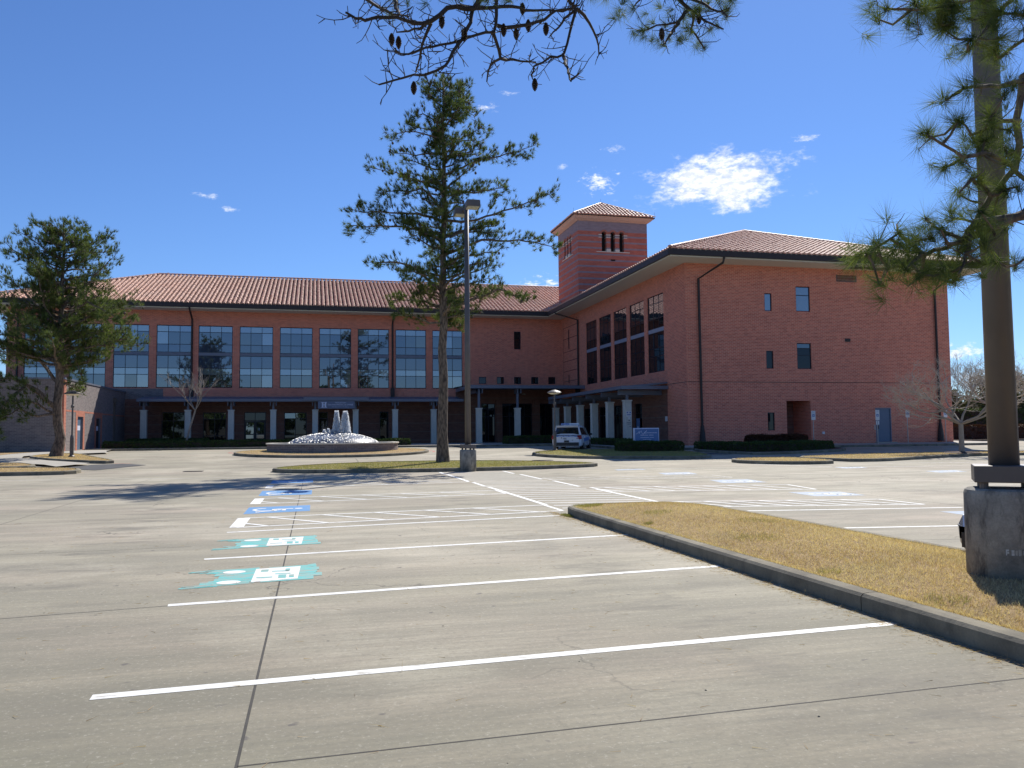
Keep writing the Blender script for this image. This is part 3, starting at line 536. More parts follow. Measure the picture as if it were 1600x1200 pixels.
# parking lines: rows face the planted island in the middle
wl_ = 'white_line_paint'
for a, b, w, mt_ in [((-1.24, 5.25), (4.36, 5.56), .10, wl_), ((-1.25, 7.87), (4.38, 8.40), .10, wl_), ((-1.29, 10.64), (4.44, 11.28), .10, wl_), ((-1.3, 13.45), (4.30, 14.25), .10, wl_),
                     ((7.16, 11.16), (12.0, 10.4), .10, wl_), ((7.16, 8.30), (12.0, 7.7), .10, wl_), ((7.15, 14.05), (11.97, 13.22), .10, wl_), ((7.14, 5.5), (12.0, 5.0), .1, wl_), ((-1.25, 2.6), (4.38, 2.7), .1, wl_)]:
    strip('parking_line', [a, b], w, mt_)
def lerp2(a, b, t): return (a[0]+(b[0]-a[0])*t, a[1]+(b[1]-a[1])*t)
def hatch(A, B, C, D_, n, mat=wl_, w=.09, lean=-.9, endbox=0, name='hatched_aisle'):
    """A-B near long side, D-C far long side; one painted figure"""
    m_ = MB()
    def ln(p, q, ww):
        dx, dy = q[0]-p[0], q[1]-p[1]; L = math.hypot(dx, dy); k = max(1, int(L/1.0)) if max(p[1], q[1]) > 31 else 1; nx_, ny_ = -dy/L*ww/2, dx/L*ww/2
        for i in range(k):
            a = lerp2(p, q, i/k); b = lerp2(p, q, (i+1)/k)
            m_.quad(*[(x, y, G(y)+zz[0]) for x, y in ((a[0]-nx_, a[1]-ny_), (b[0]-nx_, b[1]-ny_), (b[0]+nx_, b[1]+ny_), (a[0]+nx_, a[1]+ny_))])
    zz = [.002]
    ln(A, B, w); ln(D_, C, w); zz[0] = .0028; ln(A, D_, w if not endbox else endbox); ln(B, C, w)
    zz[0] = .0036
    for i in range(n):
        t = (i+.5)/n; t2 = t+lean/n
        p, q = lerp2(A, B, t), lerp2(D_, C, t2)
        if t2 < 0: k = t/(t-t2); q = lerp2(p, q, k)
        if t2 > 1: k = (1-t)/(t2-t); q = lerp2(p, q, k)
        ln(p, q, w)
    return m_.build(name, mat, kind='structure')
hatch((-1.22, 14.10), (4.62, 15.1), (4.62, 16.40), (-1.22, 15.66), 6, endbox=.22, lean=-1.1)
hatch((-1.24, 18.74), (4.60, 19.78), (4.62, 21.0), (-1.24, 20.33), 6, endbox=.22, lean=-1.1)
hatch((-1.24, 24.1), (4.62, 24.9), (4.64, 26.1), (-1.24, 25.5), 6, endbox=.2, lean=-1.1)
hatch((7.2, 15.0), (11.77, 14.0), (11.75, 15.35), (7.2, 16.3), 8, lean=-1.0)
hatch((7.25, 19.5), (12.3, 18.4), (12.65, 20.25), (7.25, 21.1), 8, lean=-1.0)
hatch((7.3, 24.9), (13.0, 23.95), (13.1, 25.5), (7.3, 26.05), 8, mat='faded_white_paint')
# crossing between the two rows
m_ = MB()
for i in range(27):
    y = 14.95+i*.62
    for k in range(1):
        m_.quad(*[(x, yy, G(yy)+.002) for x, yy in ((4.78, y), (7.02, y-.42), (7.02, y-.33), (4.78, y+.09))])
m_.build('crossing_stripes', wl_, kind='structure')
for y0, y1 in ((16.4, 22.4), (22.6, 24.6), (25.2, 29.6), (29.8, 31.4)): strip('crossing_edge_line', [(4.66, y0), (4.70, y1)], .12, wl_, .0036)
for y0, y1 in ((16.0, 20.4), (21.6, 24.4), (25.4, 28.6), (29.2, 31.3)): strip('crossing_edge_line', [(7.10, y0), (7.18, y1)], .12, wl_, .0036)
strip('parking_line', [(11.7, 31.0), (27.6, 27.2)], .1, 'faded_white_paint'); strip('parking_line', [(-10.6, 31.95), (-6, 31.2), (-1.5, 30.3)], .1, 'faded_white_paint')
for a, b in [((20.2, 28.9), (24, 28.0)), ((22.3, 25.1), (27, 24.3)), ((19, 33), (20.2, 28.9)), ((24, 31.5), (31, 29.4)), ((21.2, 22.0), (28, 20.6))]: strip('parking_line', [a, b], .1, wl_)

def poly_on(m_, pts, z): m_.add([(x, y, G(y)+z) for x, y in pts], [tuple(range(len(pts)))])
def wheelchair(cx, cy, L, Wd, mat, dz):
    """access symbol lying on the ground, its top towards +X (or -X if L<0)"""
    m_ = MB(); T = lambda u, v: (cx+(u-.5)*L, cy+(v-.5)*Wd)
    def disc(u, v, r0, r1, a0, a1, n=18):
        for i in range(n):
            p, q = a0+(a1-a0)*i/n, a0+(a1-a0)*(i+1)/n
            poly_on(m_, [T(u+r0*math.cos(p), v+r0*math.sin(p)), T(u+r1*math.cos(p), v+r1*math.sin(p)), T(u+r1*math.cos(q), v+r1*math.sin(q)), T(u+r0*math.cos(q), v+r0*math.sin(q))], dz)
    def seg(p, q, w):
        dx, dy = q[0]-p[0], q[1]-p[1]; l = math.hypot(dx, dy); nx_, ny_ = -dy/l*w/2, dx/l*w/2
        poly_on(m_, [T(p[0]-nx_, p[1]-ny_), T(q[0]-nx_, q[1]-ny_), T(q[0]+nx_, q[1]+ny_), T(p[0]+nx_, p[1]+ny_)], dz+.001)
    disc(.30, .50, .20, .27, R(100), R(350)); disc(.86, .56, 0, .075, 0, 2*math.pi)
    seg((.76, .56), (.42, .52), .09); seg((.60, .54), (.60, .26), .07); seg((.43, .52), (.43, .24), .09); seg((.43, .27), (.14, .14), .08); seg((.14, .16), (.16, .04), .07)
    return m_.build('access_symbol', mat, kind='structure')
for pts, pm, sm in [([(-1.30, 16.42), (-.07, 16.70), (-.07, 18.05), (-1.30, 17.88)], 'blue_pad_paint', wl_), ([(-1.32, 21.15), (-.05, 21.25), (-.04, 22.85), (-1.34, 23.05)], 'blue_pad_paint', wl_),
                    ([(-1.30, 26.3), (-.02, 26.5), (-.02, 28.2), (-1.30, 28.1)], 'blue_pad_paint', wl_),
                    ([(10.98, 16.45), (12.2, 16.3), (12.34, 17.5), (11.1, 17.75)], 'faded_blue_paint', wl_), ([(11.35, 21.45), (12.7, 21.35), (12.94, 22.9), (11.7, 22.95)], 'faded_blue_paint', wl_),
                    ([(11.75, 26.3), (12.9, 26.15), (13.25, 27.6), (12.0, 27.5)], 'faded_blue_paint', wl_), ([(11.4, 29.9), (12.6, 30.0), (12.8, 31.0), (11.5, 30.6)], 'faded_blue_paint', 'faded_white_paint'),
                    ([(19.8, 27.7), (20.9, 27.8), (21.3, 28.9), (20.1, 28.8)], 'faded_blue_paint', wl_), ([(20.7, 23.8), (21.95, 23.95), (22.4, 25.1), (21.0, 24.9)], 'faded_blue_paint', wl_),
                    ([(10.9, 11.6), (12.0, 11.45), (12.1, 12.5), (11.0, 12.7)], 'faded_blue_paint', 'faded_white_paint')]:
    p_ = MB(); poly_on(p_, pts, .002); p_.build('blue_parking_pad', pm, kind='structure')
    cx = sum(p[0] for p in pts)/4; cy = sum(p[1] for p in pts)/4; w_ = abs(pts[3][1]-pts[0][1]); wheelchair(cx, cy, 1.08 if cx < 5 else -1.0, w_*.86, sm, .0032)
# teal car marks with white number panels
for y0, s in ((8.56, 1.0), (11.36, .98)):
    m_ = MB(); r2 = random.Random(int(y0))
    for (u0, v0, u1, v1) in [(-1.02, .30, -.42, 1.06), (-.50, .24, .05, 1.20), (-1.16, .14, -.60, .40), (-1.16, .92, -.55, 1.15), (-1.26, .06, -.95, .20), (-1.3, 1.0, -1.05, 1.12), (-.05, .30, .02, 1.28)]:
        n = 5
        for k in range(n):      # broad roller strokes with ragged ends
            a = v0+(v1-v0)*k/n; b = v0+(v1-v0)*(k+1)/n; j0, j1 = r2.uniform(-.05, .05), r2.uniform(-.05, .05); zq = .008+.0002*r2.random()
            poly_on(m_, [(u0+j0, y0+a*s), (u1+j1, y0+(a+.08)*s), (u1+j1, y0+(b+.08)*s), (u0+j0, y0+b*s)], .0020+.0002*(len(m_.f) % 9))
    m_.build('teal_car_mark', 'teal_paint', kind='structure')
    m_ = MB(); poly_on(m_, [(-.62, y0+.28*s), (-.16, y0+.36*s), (-.14, y0+1.18*s), (-.62, y0+1.12*s)], .0042)
    for v in (.34, .98):
        c_ = (-.84, y0+v*s); poly_on(m_, [(c_[0]+.12*math.cos(a), c_[1]+.10*math.sin(a)) for a in np.linspace(0, 2*math.pi, 16)[:-1]], .0042)
    m_.build('white_mark_panel', wl_, kind='structure')
    m_ = MB()
    for (u0, v0, u1, v1) in [(-.58, .50, -.42, .56), (-.36, .44, -.28, .66), (-.56, .90, -.48, 1.05), (-.44, .88, -.26, .93), (-.30, .90, -.25, 1.05), (-.25, .46, -.20, .64), (-.40, .70, -.24, .75)]:
        poly_on(m_, [(u0, y0+v0*s), (u1, y0+v0*s), (u1, y0+v1*s), (u0, y0+v1*s)], .0052)
    m_.build('teal_mark_number', 'teal_paint', kind='structure')
for gx, gy, gl in ((-4.8, 35.85, .75), (11.1, 39.6, 1.0)):
    gr_ = thing('drain_grate', 'black iron drain grate set in the drive %s' % ('left of the tree island' if gx < 0 else 'by the police car island'), 'drain', (gx, gy, G(gy)))
    f_ = MB()
    for y_ in (gy-.2, gy+.2): f_.box(gx-gl/2, gx+gl/2, y_-.03, y_+.03, G(gy)-.02, G(gy)+.016)
    for x_ in (gx-gl/2+.03, gx+gl/2-.03): f_.box(x_-.03, x_+.03, gy-.169, gy+.169, G(gy)-.02, G(gy)+.015)
    f_.build('grate_frame', 'iron_grate', gr_)
    proto = None
    for k in range(8):
        x_ = gx-gl/2+.09+k*(gl-.18)/7; MB().box(x_-.018, x_+.018, gy-.165, gy+.165, G(gy)-.01, G(gy)+.010).build('grate_bar', 'iron_grate', gr_)

# ------------------------------------------------------------------ islands with kerbs
def grass(name, poly, n, ln, wd, mat, seed, dz, hfun=None, parent=None, lean=.55, dens_near=None):
    rg = np.random.default_rng(seed); xs_ = [p[0] for p in poly]; ys_ = [p[1] for p in poly]; pts = []
    P2 = np.array(poly)
    while len(pts) < n:
        m2 = n*2; x = rg.uniform(min(xs_), max(xs_), m2); y = rg.uniform(min(ys_), max(ys_), m2)
        if dens_near:
            keep = rg.random(m2) < np.clip((dens_near/np.maximum(y, dens_near)), 0, 1); x, y = x[keep], y[keep]
        ins = np.zeros(len(x), bool); j = len(P2)-1
        for i in range(len(P2)):
            c_ = ((P2[i, 1] > y) != (P2[j, 1] > y)) & (x < (P2[j, 0]-P2[i, 0])*(y-P2[i, 1])/(P2[j, 1]-P2[i, 1]+1e-12)+P2[i, 0]); ins ^= c_; j = i
        pts += list(zip(x[ins], y[ins]))
    pts = np.array(pts[:n]); z = np.array([G(y)+dz+(hfun(x, y) if hfun else 0) for x, y in pts])
    base = np.column_stack([pts, z-.008]); d = rg.normal(size=(n, 3))*lean; d[:, 2] = 1
    patch = np.sin(pts[:, 0]*2.1+np.sin(pts[:, 1]*1.7)*1.6)*.5+.5; t = np.clip(rg.beta(1, 1.1, n)*.85+patch*.2, 0, 1)
    return blades(name, base, d, ln*rg.uniform(.5, 1.2, n), wd, mat, parent, t, 'stuff', seed)
def island(name, poly, turf='turf', segl=3.0, hfun=None, gr=None, mulch=False):
    root = thing(name, None, None); root['kind'] = 'structure'
    ip = kerb_ring(root, poly, segl=segl)
    sheet('turf_bed', ip, .13, turf, root, hfun=hfun)
    if gr:
        g_ = grass('grass', ip, gr[0], gr[1], gr[2], gr[3], gr[4], .13, hfun, dens_near=gr[5] if len(gr) > 5 else None)
    return ip
near_poly = [(4.40, -5.), (7.15, -5.), (7.16, 6), (7.14, 13.7), (7.02, 14.3), (6.7, 14.75), (6.2, 14.92), (5.2, 14.9), (4.75, 14.75), (4.52, 14.45), (4.46, 14.0), (4.44, 12.0), (4.40, 6)]
nh = lambda x, y: .10*max(0, 1-((x-5.8)/1.25)**2)*min(1, max(0, (14.9-y)/1.5))
ipn = island('traffic_island', near_poly, hfun=nh, segl=4.0)
grass('grass', ipn, 190000, .042, .0050, 'dry_grass', 1, .13, nh, dens_near=7.0)
def disc_poly(cx, cy, r, n, s=1): return [(cx+r*math.cos(2*math.pi*k/n), cy+s*r*math.sin(2*math.pi*k/n)) for k in range(n)]
for (cx, cy, r, n) in ((4.85, 14.3, .28, 1600), (4.72, 11.2, .08, 160), (5.3, 12.2, .25, 300), (5.2, 9.0, .3, 260), (6.1, 10.5, .3, 260), (4.72, 6.9, .12, 120), (4.75, 5.5, .2, 200)):
    grass('green_grass_clump', disc_poly(cx, cy, r, 10), n, .06, .005, 'green_grass', int(cx*100+cy), .13, nh)
tree_poly = chaikin([(-1.75, 34.4), (-1.2, 33.3), (-.3, 32.6), (1.66, 31.95), (5.0, 31.56), (8.48, 31.93), (10.7, 32.8), (11.95, 33.5), (11.9, 34.5), (10.8, 36.2), (8.1, 38.1), (4.5, 38.7), (.9, 37.9), (-1.2, 36.0)], 1)
island('traffic_island', tree_poly, 'turf_greenish', gr=(26000, .07, .012, 'green_grass', 3))
ring_poly = disc_poly(1.15, 51.0, 5.75, 40)
rh = lambda x, y: .12*max(0, 1-(math.hypot(x-1.15, y-51)/5.75)**2)
island('traffic_island', ring_poly, hfun=rh, gr=(14000, .06, .012, 'dry_grass', 4))
suv_poly = chaikin([(11.7, 43.9), (12.3, 41.7), (13.5, 40.2), (16.2, 39.1), (18.3, 38.3), (19.6, 38.6), (20.7, 40.2), (21.3, 43.8), (20.6, 46.6), (17.5, 48.0), (14.2, 47.6), (12.4, 46.2)], 1)
island('traffic_island', suv_poly, 'turf_greenish', gr=(16000, .07, .012, 'green_grass', 5))
hedge_poly = chaikin([(22.0, 47.0), (23.4, 41.3), (24.6, 41.0), (28.0, 41.9), (31.7, 43.8), (32.2, 46.0), (30, 47.4), (26, 47.4)], 1)
ip_h = island('traffic_island', hedge_poly, 'mulch')
small_poly = chaikin([(18.7, 34.3), (19.2, 32.6), (20.4, 31.5), (22.0, 31.5), (22.8, 32.8), (23.2, 35.6), (21.6, 36.3), (19.5, 36.0)], 1)
island('traffic_island', small_poly, gr=(5000, .07, .012, 'dry_grass', 6))
long_poly = chaikin([(22.9, 36.6), (23.9, 34.0), (24.1, 33.0), (25.6, 32.9), (28.3, 34.1), (32.9, 36.2), (36.7, 36.1), (44, 36.0), (60, 34.0), (60, 36.0), (44, 37.9), (34, 38.6), (27, 37.9)], 1)
island('traffic_island', long_poly, 'turf', gr=(20000, .07, .013, 'dry_grass', 7))
la_poly = chaikin([(-15.3, 50.5), (-14.8, 54.0), (-13.2, 52.6), (-11.4, 47.9), (-9.3, 43.6), (-9.9, 43.0), (-12.6, 45.5), (-14.6, 48.3)], 1)
island('traffic_island', la_poly, gr=(7000, .06, .013, 'dry_grass', 8))
lb_poly = chaikin([(-18, 35.8), (-12, 35.2), (-9.6, 35.1), (-9.0, 36.0), (-9.6, 37.9), (-11.5, 38.9), (-18, 39.6)], 1)
island('traffic_island', lb_poly, gr=(7000, .06, .013, 'dry_grass', 9))
lc_poly = chaikin([(-20, 39.8), (-13, 39.5), (-11.9, 40.1), (-12.3, 41.4), (-13.6, 43.3), (-20, 43.6)], 1)
island('traffic_island', lc_poly, gr=(5000, .06, .013, 'dry_grass', 10))
# lawn and walks on the left, in front of the grey wing
sheet('lawn', [(-40, 49.0), (-17.2, 49.5), (-17.6, 55), (-17.9, 61.5), (-40, 61.5)], .11, 'turf', kind='structure')
sheet('sidewalk', [(-14.0, 43.6), (-12.0, 41.6), (-11.0, 39.8), (-10.2, 42.2), (-12.8, 45.2), (-15.0, 48.3), (-15.6, 50.5), (-14.9, 54.4), (-13.6, 53.6), (-12.4, 55.5), (-13.8, 61), (-14.6, 66.5), (-16.6, 66.5), (-16.6, 61.5), (-17.9, 61.5), (-17.6, 55), (-17.2, 49.5), (-24, 48.8), (-24, 43.9)], .10, 'sidewalk_concrete', kind='structure')
sheet('dark_walk_patch', [(-11.0, 39.8), (-9.0, 38.0), (-7.6, 41.4), (-8.9, 42.8), (-10.2, 42.2)], .012, 'dark_paving', kind='structure')  # flat dark patch beside the walk
# raised apron round the building
apron = [(-16.6, 66.5), (-14.6, 66.5), (-11, 66.8), (0, 66.0), (8, 65.2), (13, 64.2), (15.5, 63.8), (19.3, 63.0), (19.3, 50.5), (19.6, 49.0), (22.0, 48.0), (31.0, 48.2), (46.6, 48.6), (48.6, 49.4), (48.6, 60), (45.8, 60), (45.8, 51.2), (24.6, 51.2), (24.6, 80.05), (-16.6, 80.05)]
kr = thing('apron_kerb', None, None); kr['kind'] = 'structure'
def kerb_line(parent, pts, h=.15, w=.16, segl=3.0):
    P_ = resample(pts, .5, closed=False); per = int(segl/.5)
    for i in range(0, len(P_)-1, per):
        q = P_[i:i+per+1]
        if len(q) < 2: continue
        m_ = MB(); vs = []
        for k, p in enumerate(q):
            a = q[max(k-1, 0)]; b = q[min(k+1, len(q)-1)]; dx, dy = b[0]-a[0], b[1]-a[1]; L = math.hypot(dx, dy); nx_, ny_ = -dy/L*w, dx/L*w; g_ = G(p[1])
            vs += [(p[0], p[1], g_-.1), (p[0], p[1], g_+h-.02), (p[0]+nx_*.12, p[1]+ny_*.12, g_+h+.004), (p[0]+nx_, p[1]+ny_, g_+h+.004), (p[0]+nx_, p[1]+ny_, g_-.1)]
        fs = [(a*5+k, (a+1)*5+k, (a+1)*5+k+1, a*5+k+1) for a in range(len(q)-1) for k in range(4)]
        fs += [(0, 1, 2, 3, 4), tuple((len(q)-1)*5+k for k in (4, 3, 2, 1, 0))]
        m_.add(vs, fs).build('kerb_stone', 'kerb_concrete', parent)
kerb_line(kr, [(-14.6, 66.34), (-11, 66.64), (0, 65.84), (8, 65.04), (13, 64.04), (15.5, 63.64), (19.14, 62.9), (19.14, 50.4), (19.5, 48.9), (22.0, 47.84), (31.0, 48.04), (46.6, 48.44), (48.7, 49.25)])
sheet('sidewalk', apron, .15, 'sidewalk_concrete', kind='structure')
for pl_ in ([(21.2, 42.4), (23.0, 42.0), (22.3, 44.2), (20.9, 44.6)], [(20.9, 45.2), (22.2, 44.9), (21.8, 47.3), (20.7, 47.4)], [(8.5, 62.0), (13, 61.2), (13, 63.9), (8.5, 64.9)]):
    sheet('dark_drive_patch', pl_, .012, 'dark_paving', kind='structure')  # flat dark patches lying on the drive
# kerb and verge beyond the lot on the right
sheet('verge', [(46.9, 58), (120, 54), (120, 66), (46.9, 70)], .10, 'turf', kind='structure')
kerb_line(kr, [(48.7, 57.8), (120, 53.8)], segl=6)
strip('red_fire_lane_line', [(-9.4, 43.3), (-8.6, 43.1)], .14, 'red_kerb_paint'); 
strip('red_fire_lane_line', [(-4.7, 52.5), (-5.2, 54), (-5.1, 56)], .14, 'red_kerb_paint'); strip('red_fire_lane_line', [(7.2, 50.5), (7.4, 52), (7.2, 54)], .14, 'red_kerb_paint')

# needle litter and grit swept against the near kerb and joint, weeds in the joint
rg = np.random.default_rng(21); n = 2600; y_ = rg.uniform(3.2, 15, n); x_ = 4.40-np.abs(rg.normal(size=n))*.10; P0 = np.column_stack([x_, y_, np.full(n, .004)]); d = rg.normal(size=(n, 3)); d[:, 2] = np.abs(d[:, 2])*.08
blades('needle_litter', P0, d, .07, .0035, 'dry_grass', None, rg.random(n)*.4, 'stuff', 5)
n = 900; P0 = np.column_stack([rg.uniform(-7, 4.3, n), rg.uniform(3.3, 16, n), np.full(n, .004)]); d = rg.normal(size=(n, 3)); d[:, 2] = np.abs(d[:, 2])*.06
blades('scattered_needles', P0, d, .08, .0035, 'dry_grass', None, rg.random(n)*.3, 'stuff', 6)
n = 700; P0 = np.column_stack([4.40+rg.normal(size=n)*.03, 14.1+rg.normal(size=n)*.12, np.full(n, .0)]); d = rg.normal(size=(n, 3))*.6; d[:, 2] = 1
blades('kerb_weeds', P0, d, .05, .005, 'green_grass', None, rg.random(n)*.4, 'stuff', 7)
m_ = MB(); rgp = random.Random(5)
for k in range(110):
    x, y, s = rgp.uniform(-8, 4.3), rgp.uniform(3.2, 22), rgp.uniform(.003, .008)
    m_.add([(x-s, y-s*.6, .001), (x+s, y-s*.7, .001), (x+s*.8, y+s, .001), (x-s*.7, y+s*.8, .001), (x, y, s*.9)], [(0, 1, 4), (1, 2, 4), (2, 3, 4), (3, 0, 4)])
m_.build('loose_grit', 'kerb_concrete', kind='stuff')
n = 9000; t_ = rg.uniform(3.5, 14.2, n); P0 = np.column_stack([4.575+np.abs(rg.normal(size=n))*.03, t_, np.full(n, .135)]); d = rg.normal(size=(n, 3))*.5; d[:, 0] -= .55; d[:, 2] = .8
blades('edge_grass', P0, d, .055*rg.uniform(.5, 1.2, n), .0048, 'dry_grass', None, rg.random(n), 'stuff', 8)
# ================================================================== THE OFFICE BUILDING
ZB, ZT, ZM = .40, 13.0, 4.83
YL, XR, YG, XE, XW = 80.05, 24.6, 51.2, 45.8, -26.3
bld = thing('office_building', 'long three storey red brick building with clay tile roofs, tall windows and a square tower', 'building', (XR, YG, G(YG)+.15))

def wall(name, mat, axis, c, u0, u1, z0, z1, holes, sgn, depth=.16, parent=bld):
    """wall in the plane axis=c facing sgn, rectangular openings with reveals"""
    us = sorted(set([u0, u1]+[h[0] for h in holes]+[h[1] for h in holes])); zs = sorted(set([z0, z1]+[h[2] for h in holes]+[h[3] for h in holes]))
    m_ = MB(); pt = (lambda u, d, z: (u, c+d, z)) if axis == 'y' else (lambda u, d, z: (c+d, u, z))
    for i in range(len(us)-1):
        for j in range(len(zs)-1):
            uc, zc = (us[i]+us[i+1])/2, (zs[j]+zs[j+1])/2
            if any(h[0] < uc < h[1] and h[2] < zc < h[3] for h in holes): continue
            m_.quad(pt(us[i], 0, zs[j]), pt(us[i+1], 0, zs[j]), pt(us[i+1], 0, zs[j+1]), pt(us[i], 0, zs[j+1]))
    for h in holes:
        d = -sgn*(h[4] if len(h) > 4 else depth); a, b, lo, hi = h[:4]
        m_.quad(pt(a, 0, lo), pt(b, 0, lo), pt(b, d, lo), pt(a, d, lo)); m_.quad(pt(a, 0, hi), pt(a, d, hi), pt(b, d, hi), pt(b, 0, hi))
        m_.quad(pt(a, 0, lo), pt(a, d, lo), pt(a, d, hi), pt(a, 0, hi)); m_.quad(pt(b, 0, lo), pt(b, 0, hi), pt(b, d, hi), pt(b, d, lo))
    return m_.build(name, mat, parent, uv=True)

LW = [(-24.9, -21.91)]+[(-14.03+3.62*k, -11.04+3.62*k) for k in range(-2, 8)]
RW = [(54.80+3.62*k, 57.76+3.62*k) for k in range(5)]
slits = [(19.6, 20.3, 9.88, 11.70)]
smalls = [(15.96, 16.72, 6.37, 7.07), (17.80, 18.54, 6.37, 7.08), (19.58, 20.30, 6.37, 7.08), (21.36, 22.10, 6.38, 7.09), (23.16, 23.90, 6.38, 7.10)]
GF = {'A': (-13.5, -11.5, .55, 3.65), 'B': (-9.95, -7.9, .95, 3.62), 'C': (-6.32, -4.38, .55, 3.62), 'D': (-2.74, -.68, .95, 3.58), 'E': (.43, 1.27, .95, 3.6), 'F': (6.15, 7.01, .95, 3.64),
      'G': (16.2, 17.6, .55, 4.4), 'H': (18.3, 21.4, .55, 4.4), 'I': (22.2, 23.5, .55, 4.4)}
wall('brick_wall', 'red_brick', 'y', YL, XW, XR, 5.80, ZT, [(a, b, 5.88, 11.65) for a, b in LW]+slits+smalls, -1)
wall('brick_wall', 'grey_brick', 'y', YL, XW, -13.4, ZM, 5.80, [], -1)
wall('brick_wall', 'red_brick', 'y', YL, -13.4, 13.6, ZM, 5.80, [], -1)
wall('brick_wall', 'dark_and_shaded_brick', 'y', YL, 13.6, XR, ZM, 5.80, [], -1)  # canopy shade put into this strip through the darker brick colour
wall('brick_wall', 'dark_and_shaded_brick', 'y', YL, XW, XR, ZB, ZM, list(GF.values()), -1, .2)
wall('brick_wall', 'red_brick', 'x', XW, YL, 103, ZB, ZT, [], -1)
RG = [(59.15, 60.65, .75, 3.65), (63.5, 65.4, .55, 3.65), (67.2, 69.0, .75, 3.65), (71.0, 73.2, .55, 3.65)]
wall('brick_wall', 'red_brick', 'x', XR, YG, YL, ZM, ZT, [(a, b, 5.85, 11.58) for a, b in RW]+[(77.4, 77.85, 9.7, 11.7), (77.5, 77.9, 6.3, 7.2)], -1)
wall('brick_wall', 'red_brick', 'x', XR, YG, 54.4, ZB, ZM, [], -1)
wall('brick_wall', 'dark_and_shaded_brick', 'x', XR, 54.4, YL, ZB, ZM, RG, -1, .2)
GW = {'ua': (30.62, 31.18, 9.83, 11.08), 'ub': (33.1, 34.22, 9.86, 11.64), 'ma': (30.64, 31.2, 5.78, 7.03), 'mb': (33.07, 34.2, 5.78, 7.61), 'la': (30.63, 31.17, 1.47, 2.72)}
RECESS = (32.12, 34.02, .55, 3.54, 2.2); DOOR = (39.25, 40.55, .57, 3.03)
wall('brick_wall', 'red_brick', 'y', YG, XR, XE, ZB, ZT, list(GW.values())+[RECESS, DOOR], -1)
wall('brick_wall', 'red_brick', 'x', XE, YG, 103, ZB, ZT, [], 1)
wall('brick_wall', 'red_brick', 'y', 103, XW, XE, ZB, ZT, [], 1)
MB().quad((32.12, YG+2.2, .55), (34.02, YG+2.2, .55), (34.02, YG+2.2, 3.54), (32.12, YG+2.2, 3.54)).build('recess_back', 'dark_and_shaded_brick', bld, uv=True)
# control joints
for (a, b) in (((XR+.02, YG-.004, ZM), (XE, YG-.004, ZM)),): MB().bar(a, b, .008, .035).build('control_joint', 'dark_interior', bld)
MB().bar((XR-.004, YG, ZM), (XR-.004, 54.3, ZM), .008, .035).build('control_joint', 'dark_interior', bld)
for z in (6.55, 7.55, 8.55, 9.5, 10.8, 11.95): MB().bar((XR-.004, 74.9, z), (XR-.004, 79.4, z), .008, .04).build('control_joint', 'dark_interior', bld)
for y in (74.9, 79.4): MB().bar((XR-.004, y, 5.4), (XR-.004, y, 12.6), .04, .008, (1, 0, 0)).build('control_joint', 'dark_interior', bld)
for x in (24.62+.45, 32.15): pass

# ---------------- windows
PANE = {}
def pane(axis, w, h, mat, parent, u, c, z, tilt=True):
    key = (axis, round(w, 3), round(h, 3), mat)
    if key not in PANE:
        me = bpy.data.meshes.new('pane'); t = .006
        if axis == 'y': vs = [(0, -t, 0), (w, -t, 0), (w, -t, h), (0, -t, h), (0, t, 0), (w, t, 0), (w, t, h), (0, t, h)]
        else: vs = [(-t, 0, 0), (-t, w, 0), (-t, w, h), (-t, 0, h), (t, 0, 0), (t, w, 0), (t, w, h), (t, 0, h)]
        me.from_pydata(vs, [], [f if axis == 'y' else f[::-1] for f in [(0, 1, 2, 3), (7, 6, 5, 4), (0, 4, 5, 1), (1, 5, 6, 2), (2, 6, 7, 3), (3, 7, 4, 0)]]); me.materials.append(MAT[mat]); PANE[key] = me
    o = bpy.data.objects.new('pane', PANE[key]); COL.objects.link(o); o.parent = parent
    o.location = Vector((u, c, z) if axis == 'y' else (c, u, z))-wloc(parent)
    if tilt:
        a = rnd.gauss(0, R(.22)); b_ = rnd.gauss(0, R(.22)); o.rotation_euler = (b_, 0, a) if axis == 'y' else (0, b_, a)
    return o
def window(axis, c, sgn, u0, u1, zs, cols, mats, parent=bld, fw_=.055, band=None, name='window', frame_mat='window_frame_metal', back=.10, label=None):
    """frame (window itself) with panes as children; zs are the glazing bar heights"""
    m_ = MB(); ci = c-sgn*back; d0, d1 = sorted((ci-.035, ci+.045))
    def bx(a, b, lo, hi, mm=m_, e=0):
        if axis == 'y': mm.box(a, b, d0-e, d1+e, lo, hi)
        else: mm.box(d0-e, d1+e, a, b, lo, hi)
    w = fw_
    bx(u0, u0+w, zs[0], zs[-1]); bx(u1-w, u1, zs[0], zs[-1]); cw = (u1-u0)/cols
    for k in range(1, cols): bx(u0+cw*k-w*.4, u0+cw*k+w*.4, zs[0]+.01, zs[-1]-.01, e=-.004)
    for i, z in enumerate(zs):
        lo, hi = (z, z+w) if i == 0 else ((z-w, z) if i == len(zs)-1 else (z-w*.45, z+w*.45)); bx(u0+w+.001, u1-w-.001, lo, hi, e=-.002)
    fr = m_.build(name, frame_mat, parent, label=label)
    for i in range(len(zs)-1):
        if band is not None and i == band:
            bb = MB(); bx(u0+.01, u1-.01, zs[i]+.02, zs[i+1]-.02, bb, .012); bb.build('spandrel_band', 'band_metal' if axis == 'x' else 'slate_metal', fr); continue
        mt_ = mats[i] if i < len(mats) else mats[-1]
        for k in range(cols): pane(axis, cw-.01, zs[i+1]-zs[i]-.01, 'pale_glass' if (mt_ == 'vision_glass' and band is not None and axis == 'y' and rnd.random() < .22) else mt_, fr, u0+cw*k+.005, ci, zs[i]+.005)
    return fr
